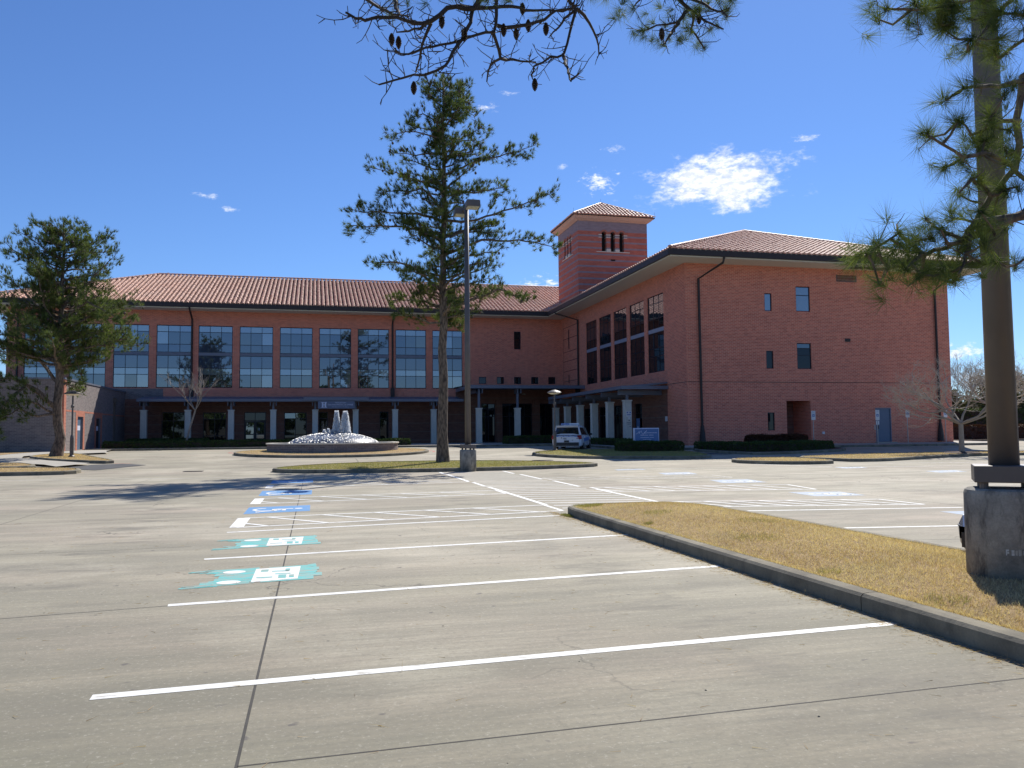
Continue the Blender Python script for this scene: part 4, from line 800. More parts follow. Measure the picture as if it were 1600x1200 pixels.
ZW = [5.90, 7.09, 7.69, 8.85, 9.17, 9.90, 11.04, 11.64]
VG = ['vision_glass', 'pale_glass', 'spandrel_glass', '', 'spandrel_glass', 'vision_glass', 'pale_glass']
for a, b in LW: window('y', YL, -1, a, b, ZW, 3, VG, band=3)
VR = ['store_glass', 'store_glass', 'store_glass', '', 'store_glass', 'vision_glass', 'vision_glass']
for a, b in RW: window('x', XR, -1, a, b, [z-.05 for z in ZW], 3, VR, band=3)
for h in slits: window('y', YL, -1, *h[:2], [h[2], h[3]], 1, ['store_glass'])
for h in smalls: window('y', YL, -1, *h[:2], [h[2], h[3]], 1, ['store_glass'])
for h in ((77.4, 77.85, 9.7, 11.7), (77.5, 77.9, 6.3, 7.2)): window('x', XR, -1, *h[:2], [h[2], h[3]], 1, ['store_glass'])
window('y', YG, -1, *GW['ua'][:2], [9.83, 11.08], 1, ['pale_glass']); window('y', YG, -1, *GW['ma'][:2], [5.78, 7.03], 1, ['store_glass']); window('y', YG, -1, *GW['la'][:2], [1.47, 2.72], 1, ['store_glass'])
window('y', YG, -1, *GW['ub'][:2], [9.86, 11.02, 11.64], 1, ['pale_glass']); window('y', YG, -1, *GW['mb'][:2], [5.78, 6.75, 7.25, 7.61], 1, ['store_glass', 'store_glass', 'vision_glass'])
# ground floor glazing behind the colonnades
for k, h in GF.items():
    tall = h[2] < .6
    zs = [h[2], 2.85, h[3]] if k in 'AC' else ([h[2], 1.45, 3.0, h[3]] if k in 'BD' else ([h[2], 3.1, h[3]] if tall else [h[2], 3.0, h[3]]))
    window('y', YL, -1, h[0], h[1], zs, 1 if h[1]-h[0] < 1.2 else (4 if h[1]-h[0] > 3 else 2), ['store_glass', 'store_glass', 'vision_glass'] if k in 'BCD' else ['store_glass', 'store_glass'], fw_=.07, name='entrance_glazing' if k in 'ACGHI' else 'window', back=.14)
for h in RG: window('x', XR, -1, h[0], h[1], [h[2], 2.9, h[3]], 1 if h[1]-h[0] < 1.6 else 2, ['store_glass'], fw_=.07, name='entrance_glazing' if h[2] < .6 else 'window', back=.14)
pr = MB().box(XR-.05, XR-.04, 59.5, 60.2, 1.0, 2.5).build('window_poster', 'sign_blue', bld, label='blue and white poster standing in the ground floor window')
MB().box(XR-.056, XR-.051, 59.75, 60.0, 1.1, 1.9).build('poster_print', 'pale_lettering', pr)
# double doors of the left entrance: leaf frames, pulls
for x0, x1 in ((-6.24, -5.38), (-5.32, -4.46)):
    f_ = MB(); y0, y1 = YL+.03, YL+.095
    f_.box(x0, x0+.09, y0, y1, .58, 2.78); f_.box(x1-.09, x1, y0, y1, .58, 2.78); f_.box(x0+.091, x1-.091, y0, y1, 2.66, 2.78); f_.box(x0+.091, x1-.091, y0, y1, .58, .80); f_.box(x0+.091, x1-.091, y0, y1, 1.50, 1.60)
    d_ = f_.build('glass_door', 'window_frame_metal', bld)
    for lo, hi in ((.80, 1.50), (1.60, 2.66)): pane('y', x1-x0-.18, hi-lo, 'vision_glass', d_, x0+.09, YL+.07, lo)
    MB().bar(((x1-.14 if x0 < -6 else x0+.14), YL-.02, 1.2), ((x1-.14 if x0 < -6 else x0+.14), YL-.02, 1.7), .03, .03).build('door_pull', 'galvanised', d_)
for x in (-5.1, -4.98): MB().box(x, x+.05, YL+.02, YL+.028, 1.9, 2.15).build('door_lettering', 'pale_lettering', bld)
MB().box(21.7, 22.1, YL-.02, YL-.006, 1.9, 2.3).build('wall_plaque', 'pale_lettering', bld, label='small pale plaque on the dark pier beside the main entrance')
# gable door
d_ = MB().box(DOOR[0]+.07, DOOR[1]-.07, YG+.05, YG+.10, .58, 2.95).build('service_door', 'blue_door_paint', bld)
f_ = MB(); f_.box(DOOR[0], DOOR[0]+.068, YG-.01, YG+.12, .57, 3.03); f_.box(DOOR[1]-.068, DOOR[1], YG-.01, YG+.12, .57, 3.03); f_.box(DOOR[0]+.069, DOOR[1]-.069, YG-.01, YG+.12, 2.955, 3.03); f_.build('door_frame', 'slate_metal', d_)
MB().box(DOOR[0]+.14, DOOR[0]+.22, YG-.03, YG+.048, 1.5, 1.75).build('door_handle', 'car_black_trim', d_); MB().box(DOOR[0]-.13, DOOR[0]-.05, YG-.02, YG-.003, 1.45, 1.8).build('door_keypad', 'galvanised', bld)
MB().box(DOOR[0]-.1, DOOR[1]+.2, YG-.35, YG-.003, .50, .565).build('door_sill', 'sidewalk_concrete', bld)
lv = MB().box(36.95, 37.38, YG-.03, YG-.003, 7.76, 8.0).build('wall_vent', 'bronze_gutter', bld)
lv = MB(); lv.box(36.4, 38.05, YG-.03, YG-.003, 12.1, 12.16); lv.box(36.4, 36.46, YG-.03, YG-.003, 12.165, 12.6); lv.box(37.99, 38.05, YG-.03, YG-.003, 12.165, 12.6)
for k in range(6): lv.bar((36.46, YG-.02, 12.2+k*.07), (37.99, YG-.02, 12.2+k*.07), .05, .012, (0, .5, 1))
lv.build('wall_louvre', 'dark_bronze', bld)
MB().box(34.85, 35.02, YG-.10, YG-.003, 1.18, 1.36).build('hose_box', 'white_paint', bld)
MB().box(XR-.12, XR-.003, 54.45, 54.62, 2.2, 2.55).build('security_camera', 'white_paint', bld)

# ---------------- eaves, gutters, roofs
OV = 1.9; ZE = 13.40; SL = .36
EX0, EX1, EY0, EYL, EXW = XR-OV, XE+OV, YG-OV, YL-OV, XW-OV
YBK = 103+OV; XRID = (EX0+EX1)/2; HALF = (EX1-EX0)/2; ZR = ZE+SL*HALF+.35; YRL = EYL+HALF
sf = MB(); z = 13.0
sf.quad((EX0, EY0, z), (EX1, EY0, z), (EX1, YG, z), (EX0, YG, z)); sf.quad((EX0, YG, z), (XR, YG, z), (XR, YL, z), (EX0, YL, z)); sf.quad((EXW, EYL, z), (EX0, EYL, z), (EX0, YL, z), (EXW, YL, z))
sf.quad((XE, YG, z), (EX1, YG, z), (EX1, YBK, z), (XE, YBK, z)); sf.quad((EXW, YL, z), (XW, YL, z), (XW, YBK, z), (EXW, YBK, z)); sf.quad((XW, 103, z), (XE, 103, z), (XE, YBK, z), (XW, YBK, z))
sf.build('soffit', 'soffit_paint', bld)
fa = MB(); t = .05
def fascia(a, b, m2, z0, z1, th):
    m2.bar((a[0], a[1], (z0+z1)/2), (b[0], b[1], (z0+z1)/2), th, z1-z0)
for a, b in (((EX0-.02, EY0), (EX1+.02, EY0)), ((EX0, EY0+.05), (EX0, EYL-.05)), ((EXW, EYL), (EX0-.05, EYL)), ((EXW, EYL+.05), (EXW, YBK)), ((EX1, EY0+.05), (EX1, YBK))): fascia(a, b, fa, 12.98, 13.10, .05)
fa.build('fascia', 'soffit_paint', bld)
g_ = MB()
for a, b in (((EX0-.15, EY0-.09), (EX1+.15, EY0-.09)), ((EX0-.09, EY0-.01), (EX0-.09, EYL-.16)), ((EXW-.15, EYL-.09), (EX0-.0, EYL-.09)), ((EXW-.09, EYL), (EXW-.09, YBK)), ((EX1+.09, EY0), (EX1+.09, YBK))): fascia(a, b, g_, 13.06, 13.44, .16)
g_.build('gutter', 'bronze_gutter', bld)
ul = MB(); ze = ZE+.05; zr = ZR-.05
ul.quad((EX0, EY0, ze), (EX1, EY0, ze), (XRID, EY0+HALF, zr), (XRID, EY0+HALF, zr))
ul.quad((EX0, EY0, ze), (XRID, EY0+HALF, zr), (XRID, YRL, zr), (EX0, EYL, ze))
ul.quad((EX0, EYL, ze), (XRID, YRL, zr), (EXW+HALF, YRL, zr), (EXW, EYL, ze))
ul.quad((EXW, EYL, ze), (EXW+HALF, YRL, zr), (EXW+HALF, YRL, zr), (EXW, YBK, ze))
ul.quad((EX1, EY0, ze), (EX1, YBK, ze), (XRID, YRL, zr), (XRID, EY0+HALF, zr)); ul.quad((EXW, YBK, ze), (EXW+HALF, YRL, zr), (XRID, YRL, zr), (EX1, YBK, ze))
ul.build('roof_deck', 'tile_underlay', bld)
def tile_field(org, along, upd, L, slope, umax, pitch=.40, course=.42, parent=bld, lo=None, seed=0, name='roof_tiles'):
    """barrel tiles course by course. org eave start, along and upd horizontal unit vectors, umax(s) -> run up the slope"""
    rg = random.Random(seed); m_ = MB(); tint = []; A = Vector((*along, 0)); Uh = Vector((*upd, 0)); up3 = (Uh+Vector((0, 0, slope))).normalized(); nrm = A.cross(up3); nrm = nrm if nrm.z > 0 else -nrm
    O = Vector(org); n = int(L/pitch); k1 = math.sqrt(1+slope*slope)
    for i in range(n):
        s = (i+.5)*pitch; u1 = umax(s); u0 = lo(s) if lo else 0.
        if u1-u0 < .1: continue
        a = u0
        while a < u1-.05:
            b = min(a+course, u1); tv = rg.random()**1.0; r0, r1 = pitch*.40, pitch*.34; vs = []
            jx = rg.gauss(0, .008); jz = rg.gauss(0, .006)
            for (uu_, r_, lift) in ((a-.05, r0, .035), (b, r1, 0.0)):
                c0 = O+A*(s+jx)+up3*(uu_*k1)+nrm*(lift+jz)
                for q in range(6):
                    an = math.pi*q/5; vs.append(c0+A*(-math.cos(an)*r_)+nrm*(math.sin(an)*r_*.85))
            m_.add(vs, [(q, q+1, 6+q+1, 6+q) for q in range(5)]+[(5, 4, 3, 2, 1, 0)]); tint += [tv]*12
            a = b
    return m_.build(name, 'clay_tile', parent, kind='stuff', tint=tint, smooth=False)
zt = ZE+.07; SL2 = (ZR-ZE-.1)/HALF
tile_field((EXW, EYL-.03, zt), (1, 0), (0, 1), XRID-EXW, SL2, lambda s: min(s, HALF, max(HALF, 0)) if s < HALF else HALF, lo=lambda s: max(0, s-(EX0-EXW)), seed=1)
tile_field((EX0-.03, EYL, zt), (0, -1), (1, 0), EYL-EY0, SL2, lambda s: min(HALF, EYL-EY0-s), seed=2)
tile_field((EX0-.03, EYL+HALF, zt), (0, -1), (1, 0), HALF, SL2, lambda s: HALF, lo=lambda s: HALF-s, seed=7)
tile_field((EX0, EY0-.03, zt), (1, 0), (0, 1), EX1-EX0, SL2, lambda s: min(s, EX1-EX0-s), seed=3)
tile_field((EXW-.03, YBK, zt), (0, -1), (1, 0), YBK-EYL, SL2, lambda s: min(s, YBK-EYL-s), seed=4)
def caps(a, b, r_=.17, st=.42, parent=bld, name='ridge_tiles', seed=0):
    a, b = Vector(a), Vector(b); d = (b-a); L = d.length; d.normalize(); s_ = d.cross(Vector((0, 0, 1))).normalized(); n_ = s_.cross(d); m_ = MB(); tint = []; rg = random.Random(seed); k = 0.
    while k < L:
        vs = []
        for (t_, rr) in ((k-.04, r_), (min(k+st, L), r_*.85)):
            for q in range(6):
                an = math.pi*q/5; vs.append(a+d*t_+s_*(-math.cos(an)*rr)+n_*(math.sin(an)*rr*.8+.03))
        m_.add(vs, [(q, q+1, 6+q+1, 6+q) for q in range(5)]+[(5, 4, 3, 2, 1, 0)]); tint += [rg.random()]*12; k += st
    return m_.build(name, 'clay_tile', parent, kind='stuff', tint=tint)
zc = ZR+.02
caps((EXW+HALF, YRL, zc), (XRID, YRL, zc), seed=1); caps((XRID, EY0+HALF, zc), (XRID, YRL, zc), seed=2)
for a in ((EX0, EY0), (EX1, EY0)): caps((a[0], a[1], ZE+.17), (XRID, EY0+HALF, zc), seed=3)
caps((EXW, EYL, ZE+.17), (EXW+HALF, YRL, zc), seed=4)
# ---------------- downspouts
def spout(top, kn, mid, bot, boot=None, flare=None, w=.17):
    m_ = MB(); m_.tube([top, kn, mid, bot], w/2, 8)
    if boot: m_.box(boot[0]-.18, boot[0]+.18, boot[1]-.16, boot[1]+.16, boot[2], boot[3])
    if flare: m_.lathe((bot[0], bot[1], bot[2]), [(.24, 0), (.2, .5), (.1, 1.3)], 8)
    return m_.build('downspout', 'bronze_gutter', bld)
for x in (-25.4, -10.97, 7.39): spout((x, EYL-.1, 13.1), (x, EYL, 12.9), (x, YL-.13, 12.2), (x, YL-.13, 5.2), boot=(x, YL-.2, 4.95, 5.95))
spout((EX0-.1, 75.6, 13.1), (EX0+.0, 75.6, 12.95), (XR-.13, 74.3, 12.2), (XR-.13, 74.35, 5.2), boot=(XR-.2, 74.35, 4.95, 5.9))
spout((26.55, EY0-.1, 13.1), (26.5, EY0, 12.7), (25.55, YG-.14, 11.9), (25.6, YG-.14, .6), flare=True)
spout((44.9, EY0-.1, 13.1), (44.85, EY0, 12.6), (44.55, YG-.14, 11.7), (44.6, YG-.14, .6), flare=True)

# ---------------- tower
TX, TY, TS, TD = 25.2, 76.0, 7.3, 6.7; TZ = 22.35
tw = MB()
tower = bpy.data.objects.new('tower', None); COL.objects.link(tower); tower.parent = bld; tower.location = Vector((TX, TY, 13))-wloc(bld)
def arch_wall(axis, c, u0, u1, sgn, cen, ow=.50, gap=.93):
    ops = [(cen+(k-1)*gap-ow/2, cen+(k-1)*gap+ow/2) for k in range(3)]; zs0, zsp = 19.35, 21.12; top = zsp+ow/2
    holes = [(a, b, zs0, top) for a, b in ops]
    w_ = wall('tower_wall', 'tower_brick', axis, c, u0, u1, 12.8, TZ, holes, sgn, .5, tower)
    m_ = MB(); pt = (lambda u, z, d=0: (u, c+d, z)) if axis == 'y' else (lambda u, z, d=0: (c+d, u, z)); n = 8; cap_ = MB(); ring = MB()
    for a, b in ops:
        cx = (a+b)/2; r_ = ow/2
        arc = [(cx-r_*math.cos(math.pi*k/n), zsp+r_*math.sin(math.pi*k/n)) for k in range(n+1)]
        for k in range(n):
            (xa, za), (xb, zb) = arc[k], arc[k+1]; m_.quad(pt(xa, za), pt(xb, zb), pt(xb, top), pt(xa, top)); m_.quad(pt(xa, za), pt(xa, za, -sgn*.5), pt(xb, zb, -sgn*.5), pt(xb, zb))
            f1, f2 = (r_+.02)/r_, (r_+.17)/r_
            q = [(cx+(xa-cx)*f1, zsp+(za-zsp)*f1), (cx+(xb-cx)*f1, zsp+(zb-zsp)*f1), (cx+(xb-cx)*f2, zsp+(zb-zsp)*f2), (cx+(xa-cx)*f2, zsp+(za-zsp)*f2)]
            ring.add([pt(*p_, sgn*.03) for p_ in q]+[pt(*p_, 0) for p_ in q], [(0, 1, 2, 3), (3, 2, 6, 7), (1, 0, 4, 5)])
    m_.build('arch_spandrel', 'tower_brick', tower, uv=True); ring.build('arch_ring', 'quoin_brick', tower, uv=True)
    for k in range(4):
        x = cen+(k-1.5)*gap; hw = (gap-ow)/2+.03; a, b = x-hw, x+hw
        if k == 0: a = x-.12; b = cen-1*gap-ow/2+.03
        if k == 3: b = x+.12; a = cen+1*gap+ow/2-.03
        for z0, z1 in ((20.98, 21.06), (20.74, 20.80)):
            cap_.box(a, b, c-.05, c+.45, z0, z1) if axis == 'y' else cap_.box(c-.05, c+.45, a, b, z0, z1)
        if k in (1, 2): (cap_.box(a+.02, b-.02, c-.04, c+.45, 19.36, 19.6) if axis == 'y' else cap_.box(c-.04, c+.45, a+.02, b-.02, 19.36, 19.6))
    cap_.box(cen-1.75, cen+1.75, c-.06, c+.3, 19.27, 19.345) if axis == 'y' else cap_.box(c-.06, c+.3, cen-1.75, cen+1.75, 19.27, 19.345)
    cap_.build('arch_stonework', 'soffit_paint', tower)
arch_wall('y', TY, TX, TX+TS, -1, TX+TS/2); arch_wall('x', TX, TY, TY+TD, -1, TY+TD/2)
wall('tower_wall', 'tower_brick', 'x', TX+TS, TY, TY+TD, 12.8, TZ, [], 1, .3, tower); wall('tower_wall', 'tower_brick', 'y', TY+TD, TX, TX+TS, 12.8, TZ, [], 1, .3, tower)
MB().box(TX+.6, TX+TS-.6, TY+.6, TY+TD-.6, 19.0, TZ-.2).build('belfry_dark_box', 'dark_interior', tower)  # dark box standing in for the unlit inside of the belfry
MB().box(28.6, 29.05, TY-.03, TY-.002, 18.42, 18.58).build('tower_scupper', 'dark_interior', tower)
tv = MB()
for x in (27.9, 28.78, 29.7): pass
# coved eave
def frus(x0, x1, y0, y1, z0, g, z1, m2):
    a = [(x0, y0, z0), (x1, y0, z0), (x1, y1, z0), (x0, y1, z0)]; b = [(x0-g, y0-g, z1), (x1+g, y0-g, z1), (x1+g, y1+g, z1), (x0-g, y1+g, z1)]
    m2.add(a+b, [(0, 1, 5, 4), (1, 2, 6, 5), (2, 3, 7, 6), (3, 0, 4, 7)])
m_ = MB(); frus(TX-.03, TX+TS+.03, TY-.03, TY+TD+.03, TZ-.02, .30, TZ+.18, m_); frus(TX-.33, TX+TS+.33, TY-.33, TY+TD+.33, TZ+.18, .22, TZ+.42, m_); m_.build('tower_eave', 'tower_eave_paint', tower)
oe = .6; zte = TZ+.46; ax, ay, az = TX+TS/2, TY+TD/2, 25.15
c4 = [(TX-oe, TY-oe, zte), (TX+TS+oe, TY-oe, zte), (TX+TS+oe, TY+TD+oe, zte), (TX-oe, TY+TD+oe, zte)]
MB().add(c4+[(ax, ay, az-.1)], [(0, 1, 4), (1, 2, 4), (2, 3, 4), (3, 0, 4), (3, 2, 1, 0)]).build('tower_roof_deck', 'tile_underlay', tower)
g_ = MB(); 
for i in range(4): g_.bar((c4[i][0], c4[i][1], zte), (c4[(i+1) % 4][0], c4[(i+1) % 4][1], zte), .08, .09)
g_.build('tower_gutter', 'bronze_gutter', tower)
wx, wy = TS+2*oe, TD+2*oe; hx, hy = wx/2, wy/2
tile_field((TX-oe, TY-oe-.02, zte+.03), (1, 0), (0, 1), wx, (az-zte)/hy, lambda s: min(s, wx-s)*hy/hx, parent=tower, seed=5, pitch=.38)
tile_field((TX-oe-.02, TY+TD+oe, zte+.03), (0, -1), (1, 0), wy, (az-zte)/hx, lambda s: min(s, wy-s)*hx/hy, parent=tower, seed=6, pitch=.38)
for i in range(4): caps((c4[i][0], c4[i][1], zte+.1), (ax, ay, az+.03), .12, parent=tower, seed=i)
for p in ((ax, ay, az), (TX-oe, TY-oe, zte+.1), (TX+TS+oe, TY-oe, zte+.1)): MB().tube([(p[0], p[1], p[2]), (p[0], p[1], p[2]+.5)], .012, 5).build('lightning_rod', 'galvanised', tower)

# ---------------- colonnades and metal canopies
def column(x, y, ztop=3.76, w=.50, parent=bld, sign=False):
    z0 = G(y)+.14; m_ = MB().box(x-w/2, x+w/2, y-w/2, y+w/2, z0, ztop-.10)
    c_ = m_.build('column', 'column_stone', parent, bevel=.015)
    MB().box(x-w/2-.04, x+w/2+.04, y-w/2-.04, y+w/2+.04, ztop-.098, ztop).build('column_cap', 'column_stone', c_)
    MB().box(x-w/2-.02, x+w/2+.02, y-w/2-.02, y+w/2+.02, z0-.01, z0+.10).build('column_foot', 'column_stone', c_)
    return c_
for x in (-14.45, -10.82, -7.2, -3.58, .10, 3.73, 7.36, 10.98):
    column(x, 77.1)
    m_ = MB(); m_.box(x-.09, x+.09, 77.02, 77.18, 3.76, 4.46); m_.build('canopy_post', 'slate_metal', bld)
    for dx in (-.28, .22): MB().box(x+dx, x+dx+.06, 76.62, 77.9, 4.12, 4.47).build('canopy_bracket', 'slate_metal', bld)
m_ = MB(); m_.box(-14.95, 13.75, 76.44, 76.60, 4.48, 4.72); m_.add([(-14.95, 76.601, 4.56), (13.75, 76.601, 4.56), (13.75, YL-.005, 4.95), (-14.95, YL-.005, 4.95), (-14.95, 76.601, 4.70), (13.75, 76.601, 4.70), (13.75, YL-.005, 5.08), (-14.95, YL-.005, 5.08)], [(3, 2, 1, 0), (4, 5, 6, 7), (1, 2, 6, 5), (3, 0, 4, 7)]); m_.build('canopy', 'slate_metal', bld)
m_ = MB(); m_.box(-.95, 4.9, 76.30, 76.435, 4.55, 4.86); m_.box(-.95, 4.9, 76.44, 78.5, 4.80, 4.86); m_.build('raised_canopy', 'slate_metal', bld)
MB().box(-14.9, 13.7, 77.0, 77.2, 4.475, 4.555).build('canopy_beam', 'slate_metal', bld)
# right colonnade
for k in range(6):
    y = 55.4+3.58*k; c_ = column(21.9, y)
    MB().box(21.82, 21.98, y-.08, y+.08, 3.76, 4.12).build('canopy_post', 'slate_metal', bld)
    MB().box(21.22, 24.58, y-.07, y+.07, 4.125, 4.46).build('canopy_rafter', 'slate_metal', bld)
    if k == 0:
        s_ = MB().box(21.72, 22.12, y-.275, y-.262, 2.55, 2.95).build('column_notice', 'white_paint', c_, label='white notice with blue print on the nearest column')
        for a in ((21.76, 21.86, 2.80, 2.90), (21.97, 22.07, 2.80, 2.90), (21.77, 22.06, 2.66, 2.72)): MB().box(a[0], a[1], y-.281, y-.276, a[2], a[3]).build('notice_print', 'sign_ink', s_)
        MB().box(21.86, 22.02, y-.275, y-.262, 2.36, 2.53).build('column_notice', 'white_paint', c_)
        for a in ((21.76, 22.06, 2.10, 2.14), (21.8, 22.06, 2.0, 2.04), (21.96, 22.08, 1.84, 1.88), (21.88, 22.0, 2.25, 2.31)): MB().box(a[0], a[1], y-.268, y-.262, a[2], a[3]).build('column_lettering', 'grey_ink', c_)
m_ = MB(); m_.box(21.02, 21.18, 54.2, 72.8, 4.48, 4.72); m_.box(21.181, 24.59, 54.2, 54.34, 4.48, 4.73); m_.add([(21.181, 54.341, 4.56), (21.181, 72.8, 4.56), (24.595, 72.8, 4.90), (24.595, 54.341, 4.90), (21.181, 54.341, 4.70), (21.181, 72.8, 4.70), (24.595, 72.8, 5.02), (24.595, 54.341, 5.02)], [(0, 1, 2, 3), (7, 6, 5, 4), (0, 3, 7, 4)]); m_.build('canopy', 'slate_metal', bld)
# main entrance canopy, one level higher
for x in (14.6, 18.22):
    column(x, 73.35); MB().box(x-.1, x+.1, 73.25, 73.45, 3.76, 5.52).build('canopy_post', 'slate_metal', bld)
    for dx in (-.1, .22): MB().box(x+dx, x+dx+.07, 72.95, 74.2, 5.10, 5.52).build('canopy_bracket', 'slate_metal', bld)
for dx in (-.1, .22): MB().box(21.9+dx, 21.9+dx+.07, 72.95, 74.2, 5.10, 5.52).build('canopy_bracket', 'slate_metal', bld)
MB().box(21.8, 22.0, 73.4, 73.6, 3.76, 5.52).build('canopy_post', 'slate_metal', bld)
m_ = MB(); m_.box(13.6, 24.59, 72.75, 72.92, 5.53, 5.83); m_.box(13.6, 13.77, 72.921, 80.04, 5.53, 5.83); m_.quad((13.77, 72.92, 5.60), (24.59, 72.92, 5.60), (24.59, 80.04, 5.80), (13.77, 80.04, 5.80)); m_.quad((13.6, 72.92, 5.84), (24.59, 72.92, 5.84), (24.59, 80.04, 6.05), (13.6, 80.04, 6.05)); m_.build('canopy', 'slate_metal', bld)
MB().box(14.5, 14.7, 73.5, 80.0, 5.2, 5.52).build('canopy_rafter', 'slate_metal', bld)
# brick piers at the main entrance
for a, b in ((17.65, 18.25), (21.45, 22.15)): MB().box(a, b, YL-.35, YL-.004, .5, 4.7).build('entrance_pier', 'dark_and_shaded_brick', bld, uv=True)
# ceiling lights of the colonnade
for x, y in ((-10.6, 78.4), (12.6, 78.4), (19.9, 77.5)): MB().lathe((x, y, 4.5 if x < 19 else 5.2), [(.02, .10), (.22, .03), (.22, 0), (0.0, 0)], 12).build('ceiling_light', 'lens_fixture', bld)

# ================================================================== building sign
def text_obj(name, s, size, mat, parent, loc, rot=(R(90), 0, 0), ext=.006, align='CENTER', width=None):
    cu = bpy.data.curves.new(name, 'FONT'); cu.body = s; cu.size = size; cu.extrude = ext; cu.align_x = align; cu.align_y = 'CENTER'
    o = bpy.data.objects.new(name, cu); COL.objects.link(o); o.rotation_euler = rot; bpy.context.view_layer.update()
    if width: k = width/max(o.dimensions.x, 1e-3); o.scale = (k, 1, 1)
    me = bpy.data.meshes.new_from_object(o); sc_ = o.scale.x; bpy.data.objects.remove(o)
    o = bpy.data.objects.new(name, me); COL.objects.link(o); me.materials.clear(); me.materials.append(MAT[mat])
    o.rotation_euler = rot; o.scale = (sc_, 1, 1); o.parent = parent; o.location = Vector(loc)-wloc(parent); return o
bs = thing('hanging_sign', 'slate blue sign with white letter H and HOUSTON lettering hung under the raised canopy', 'sign', (1.97, 76.35, 3.85))
MB().box(.38, 3.57, 76.31, 76.38, 3.86, 4.47).build('sign_panel', 'sign_slate', bs); f_ = MB()
f_.box(.33, .379, 76.30, 76.39, 3.82, 4.51); f_.box(3.571, 3.62, 76.30, 76.39, 3.82, 4.51); f_.box(.38, 3.57, 76.30, 76.39, 3.82, 3.859); f_.box(.38, 3.57, 76.30, 76.39, 4.471, 4.51); f_.build('sign_frame', 'slate_metal', bs)
m_ = MB()
for a in ((.68, .82, 3.92, 4.41), (.93, 1.07, 3.92, 4.41), (.62, .86, 4.36, 4.42), (.89, 1.13, 4.36, 4.42), (.62, .86, 3.91, 3.97), (.89, 1.13, 3.91, 3.97), (.80, .95, 4.13, 4.20)): m_.box(a[0], a[1], 76.295-.001*len(m_.f)/6, 76.308, a[2], a[3])
m_.build('sign_emblem', 'pale_lettering', bs)
text_obj('sign_lettering', 'HOUSTON', .17, 'pale_lettering', bs, (2.35, 76.30, 4.36), width=.98); text_obj('sign_lettering', 'ORTHOPEDIC & SPINE', .19, 'pale_lettering', bs, (2.33, 76.30, 4.17), width=2.25); text_obj('sign_lettering', 'H O S P I T A L', .11, 'pale_lettering', bs, (2.33, 76.30, 3.98), width=1.5)
for x in (.9, 3.05): MB().tube([(x, 76.345, 4.51), (x, 76.345, 4.56)], .012, 5).build('sign_hanger', 'galvanised', bs)

# ================================================================== grey brick wing on the left
an = thing('brick_annex', 'low grey brick wing with red corner and two narrow doors, at the far left', 'building', (-16.6, 61.5, G(61.5)+.15))
AX, AY = -16.6, 61.5
AD = [(64.85, 66.35, .57, 2.95), (70.1, 71.5, .57, 2.95)]
wall('annex_wall', 'grey_brick', 'x', AX, AY+.5, YL-.01, ZB, 5.42, AD, 1, .2, an)
wall('annex_wall', 'grey_brick', 'y', AY, -40, AX-.5, ZB, 5.42, [], -1, .2, an); wall('annex_wall', 'grey_brick', 'x', -40, AY, YL, ZB, 5.42, [], -1, .2, an)
MB().box(AX-.49, AX+.015, AY-.015, AY+.49, ZB, 5.42).build('brick_quoin', 'quoin_brick', an, uv=True)
m_ = MB(); m_.box(-40.1, AX+.06, AY-.06, AY+.3, 5.42, 5.54); m_.box(AX-.3, AX+.06, AY+.301, YL-.01, 5.42, 5.54); m_.quad((-40, AY+.3, 5.40), (AX-.3, AY+.3, 5.40), (AX-.3, YL, 5.40), (-40, YL, 5.40)); m_.build('parapet_coping', 'slate_metal', an)
for i, (a, b, lo, hi) in enumerate(AD):
    d_ = MB().box(AX-.17, AX-.12, a+.06, b-.06, lo, hi-.06).build('narrow_door', 'blue_door_paint' if i == 0 else 'car_black_trim', an, label='grey blue steel door in the sunlit wall' if i == 0 else 'dark glass door in the shaded wall')
    f_ = MB(); f_.box(AX-.19, AX-.02, a, a+.058, lo, hi); f_.box(AX-.19, AX-.02, b-.058, b, lo, hi); f_.box(AX-.19, AX-.02, a+.06, b-.06, hi-.058, hi); f_.build('door_frame', 'slate_metal', d_)
    MB().box(AX-.115, AX-.105, a+.3, b-.3, 1.95, 2.3).build('door_notice', 'pale_lettering', d_); MB().box(AX-.118, AX-.05, a+.12, a+.2, 1.3, 1.6).build('door_handle', 'car_black_trim', d_)
    q_ = MB(); q_.box(AX+.001, AX+.02, a-.42, a-.001, ZB+.1, hi+.42); q_.box(AX+.001, AX+.02, b+.001, b+.42, ZB+.1, hi+.42); q_.box(AX+.001, AX+.02, a, b, hi+.001, hi+.42); q_.build('brick_surround', 'quoin_brick', an, uv=True)
MB().box(AX+.001, AX+.012, 66.8, 69.66, 3.24, 3.36).build('brick_course', 'quoin_brick', an, uv=True); MB().box(AX+.001, AX+.012, 62.05, 64.4, 3.24, 3.36).build('brick_course', 'quoin_brick', an, uv=True); MB().box(AX+.001, AX+.012, 71.95, 79.9, 3.24, 3.34).build('brick_course', 'quoin_brick', an, uv=True)
m_ = MB(); m_.box(AX+.002, AX+.16, 75.7, 75.86, .6, 4.3); m_.box(AX+.002, AX+.26, 75.5, 76.06, 4.301, 4.75); m_.build('downspout', 'dark_bronze', an)
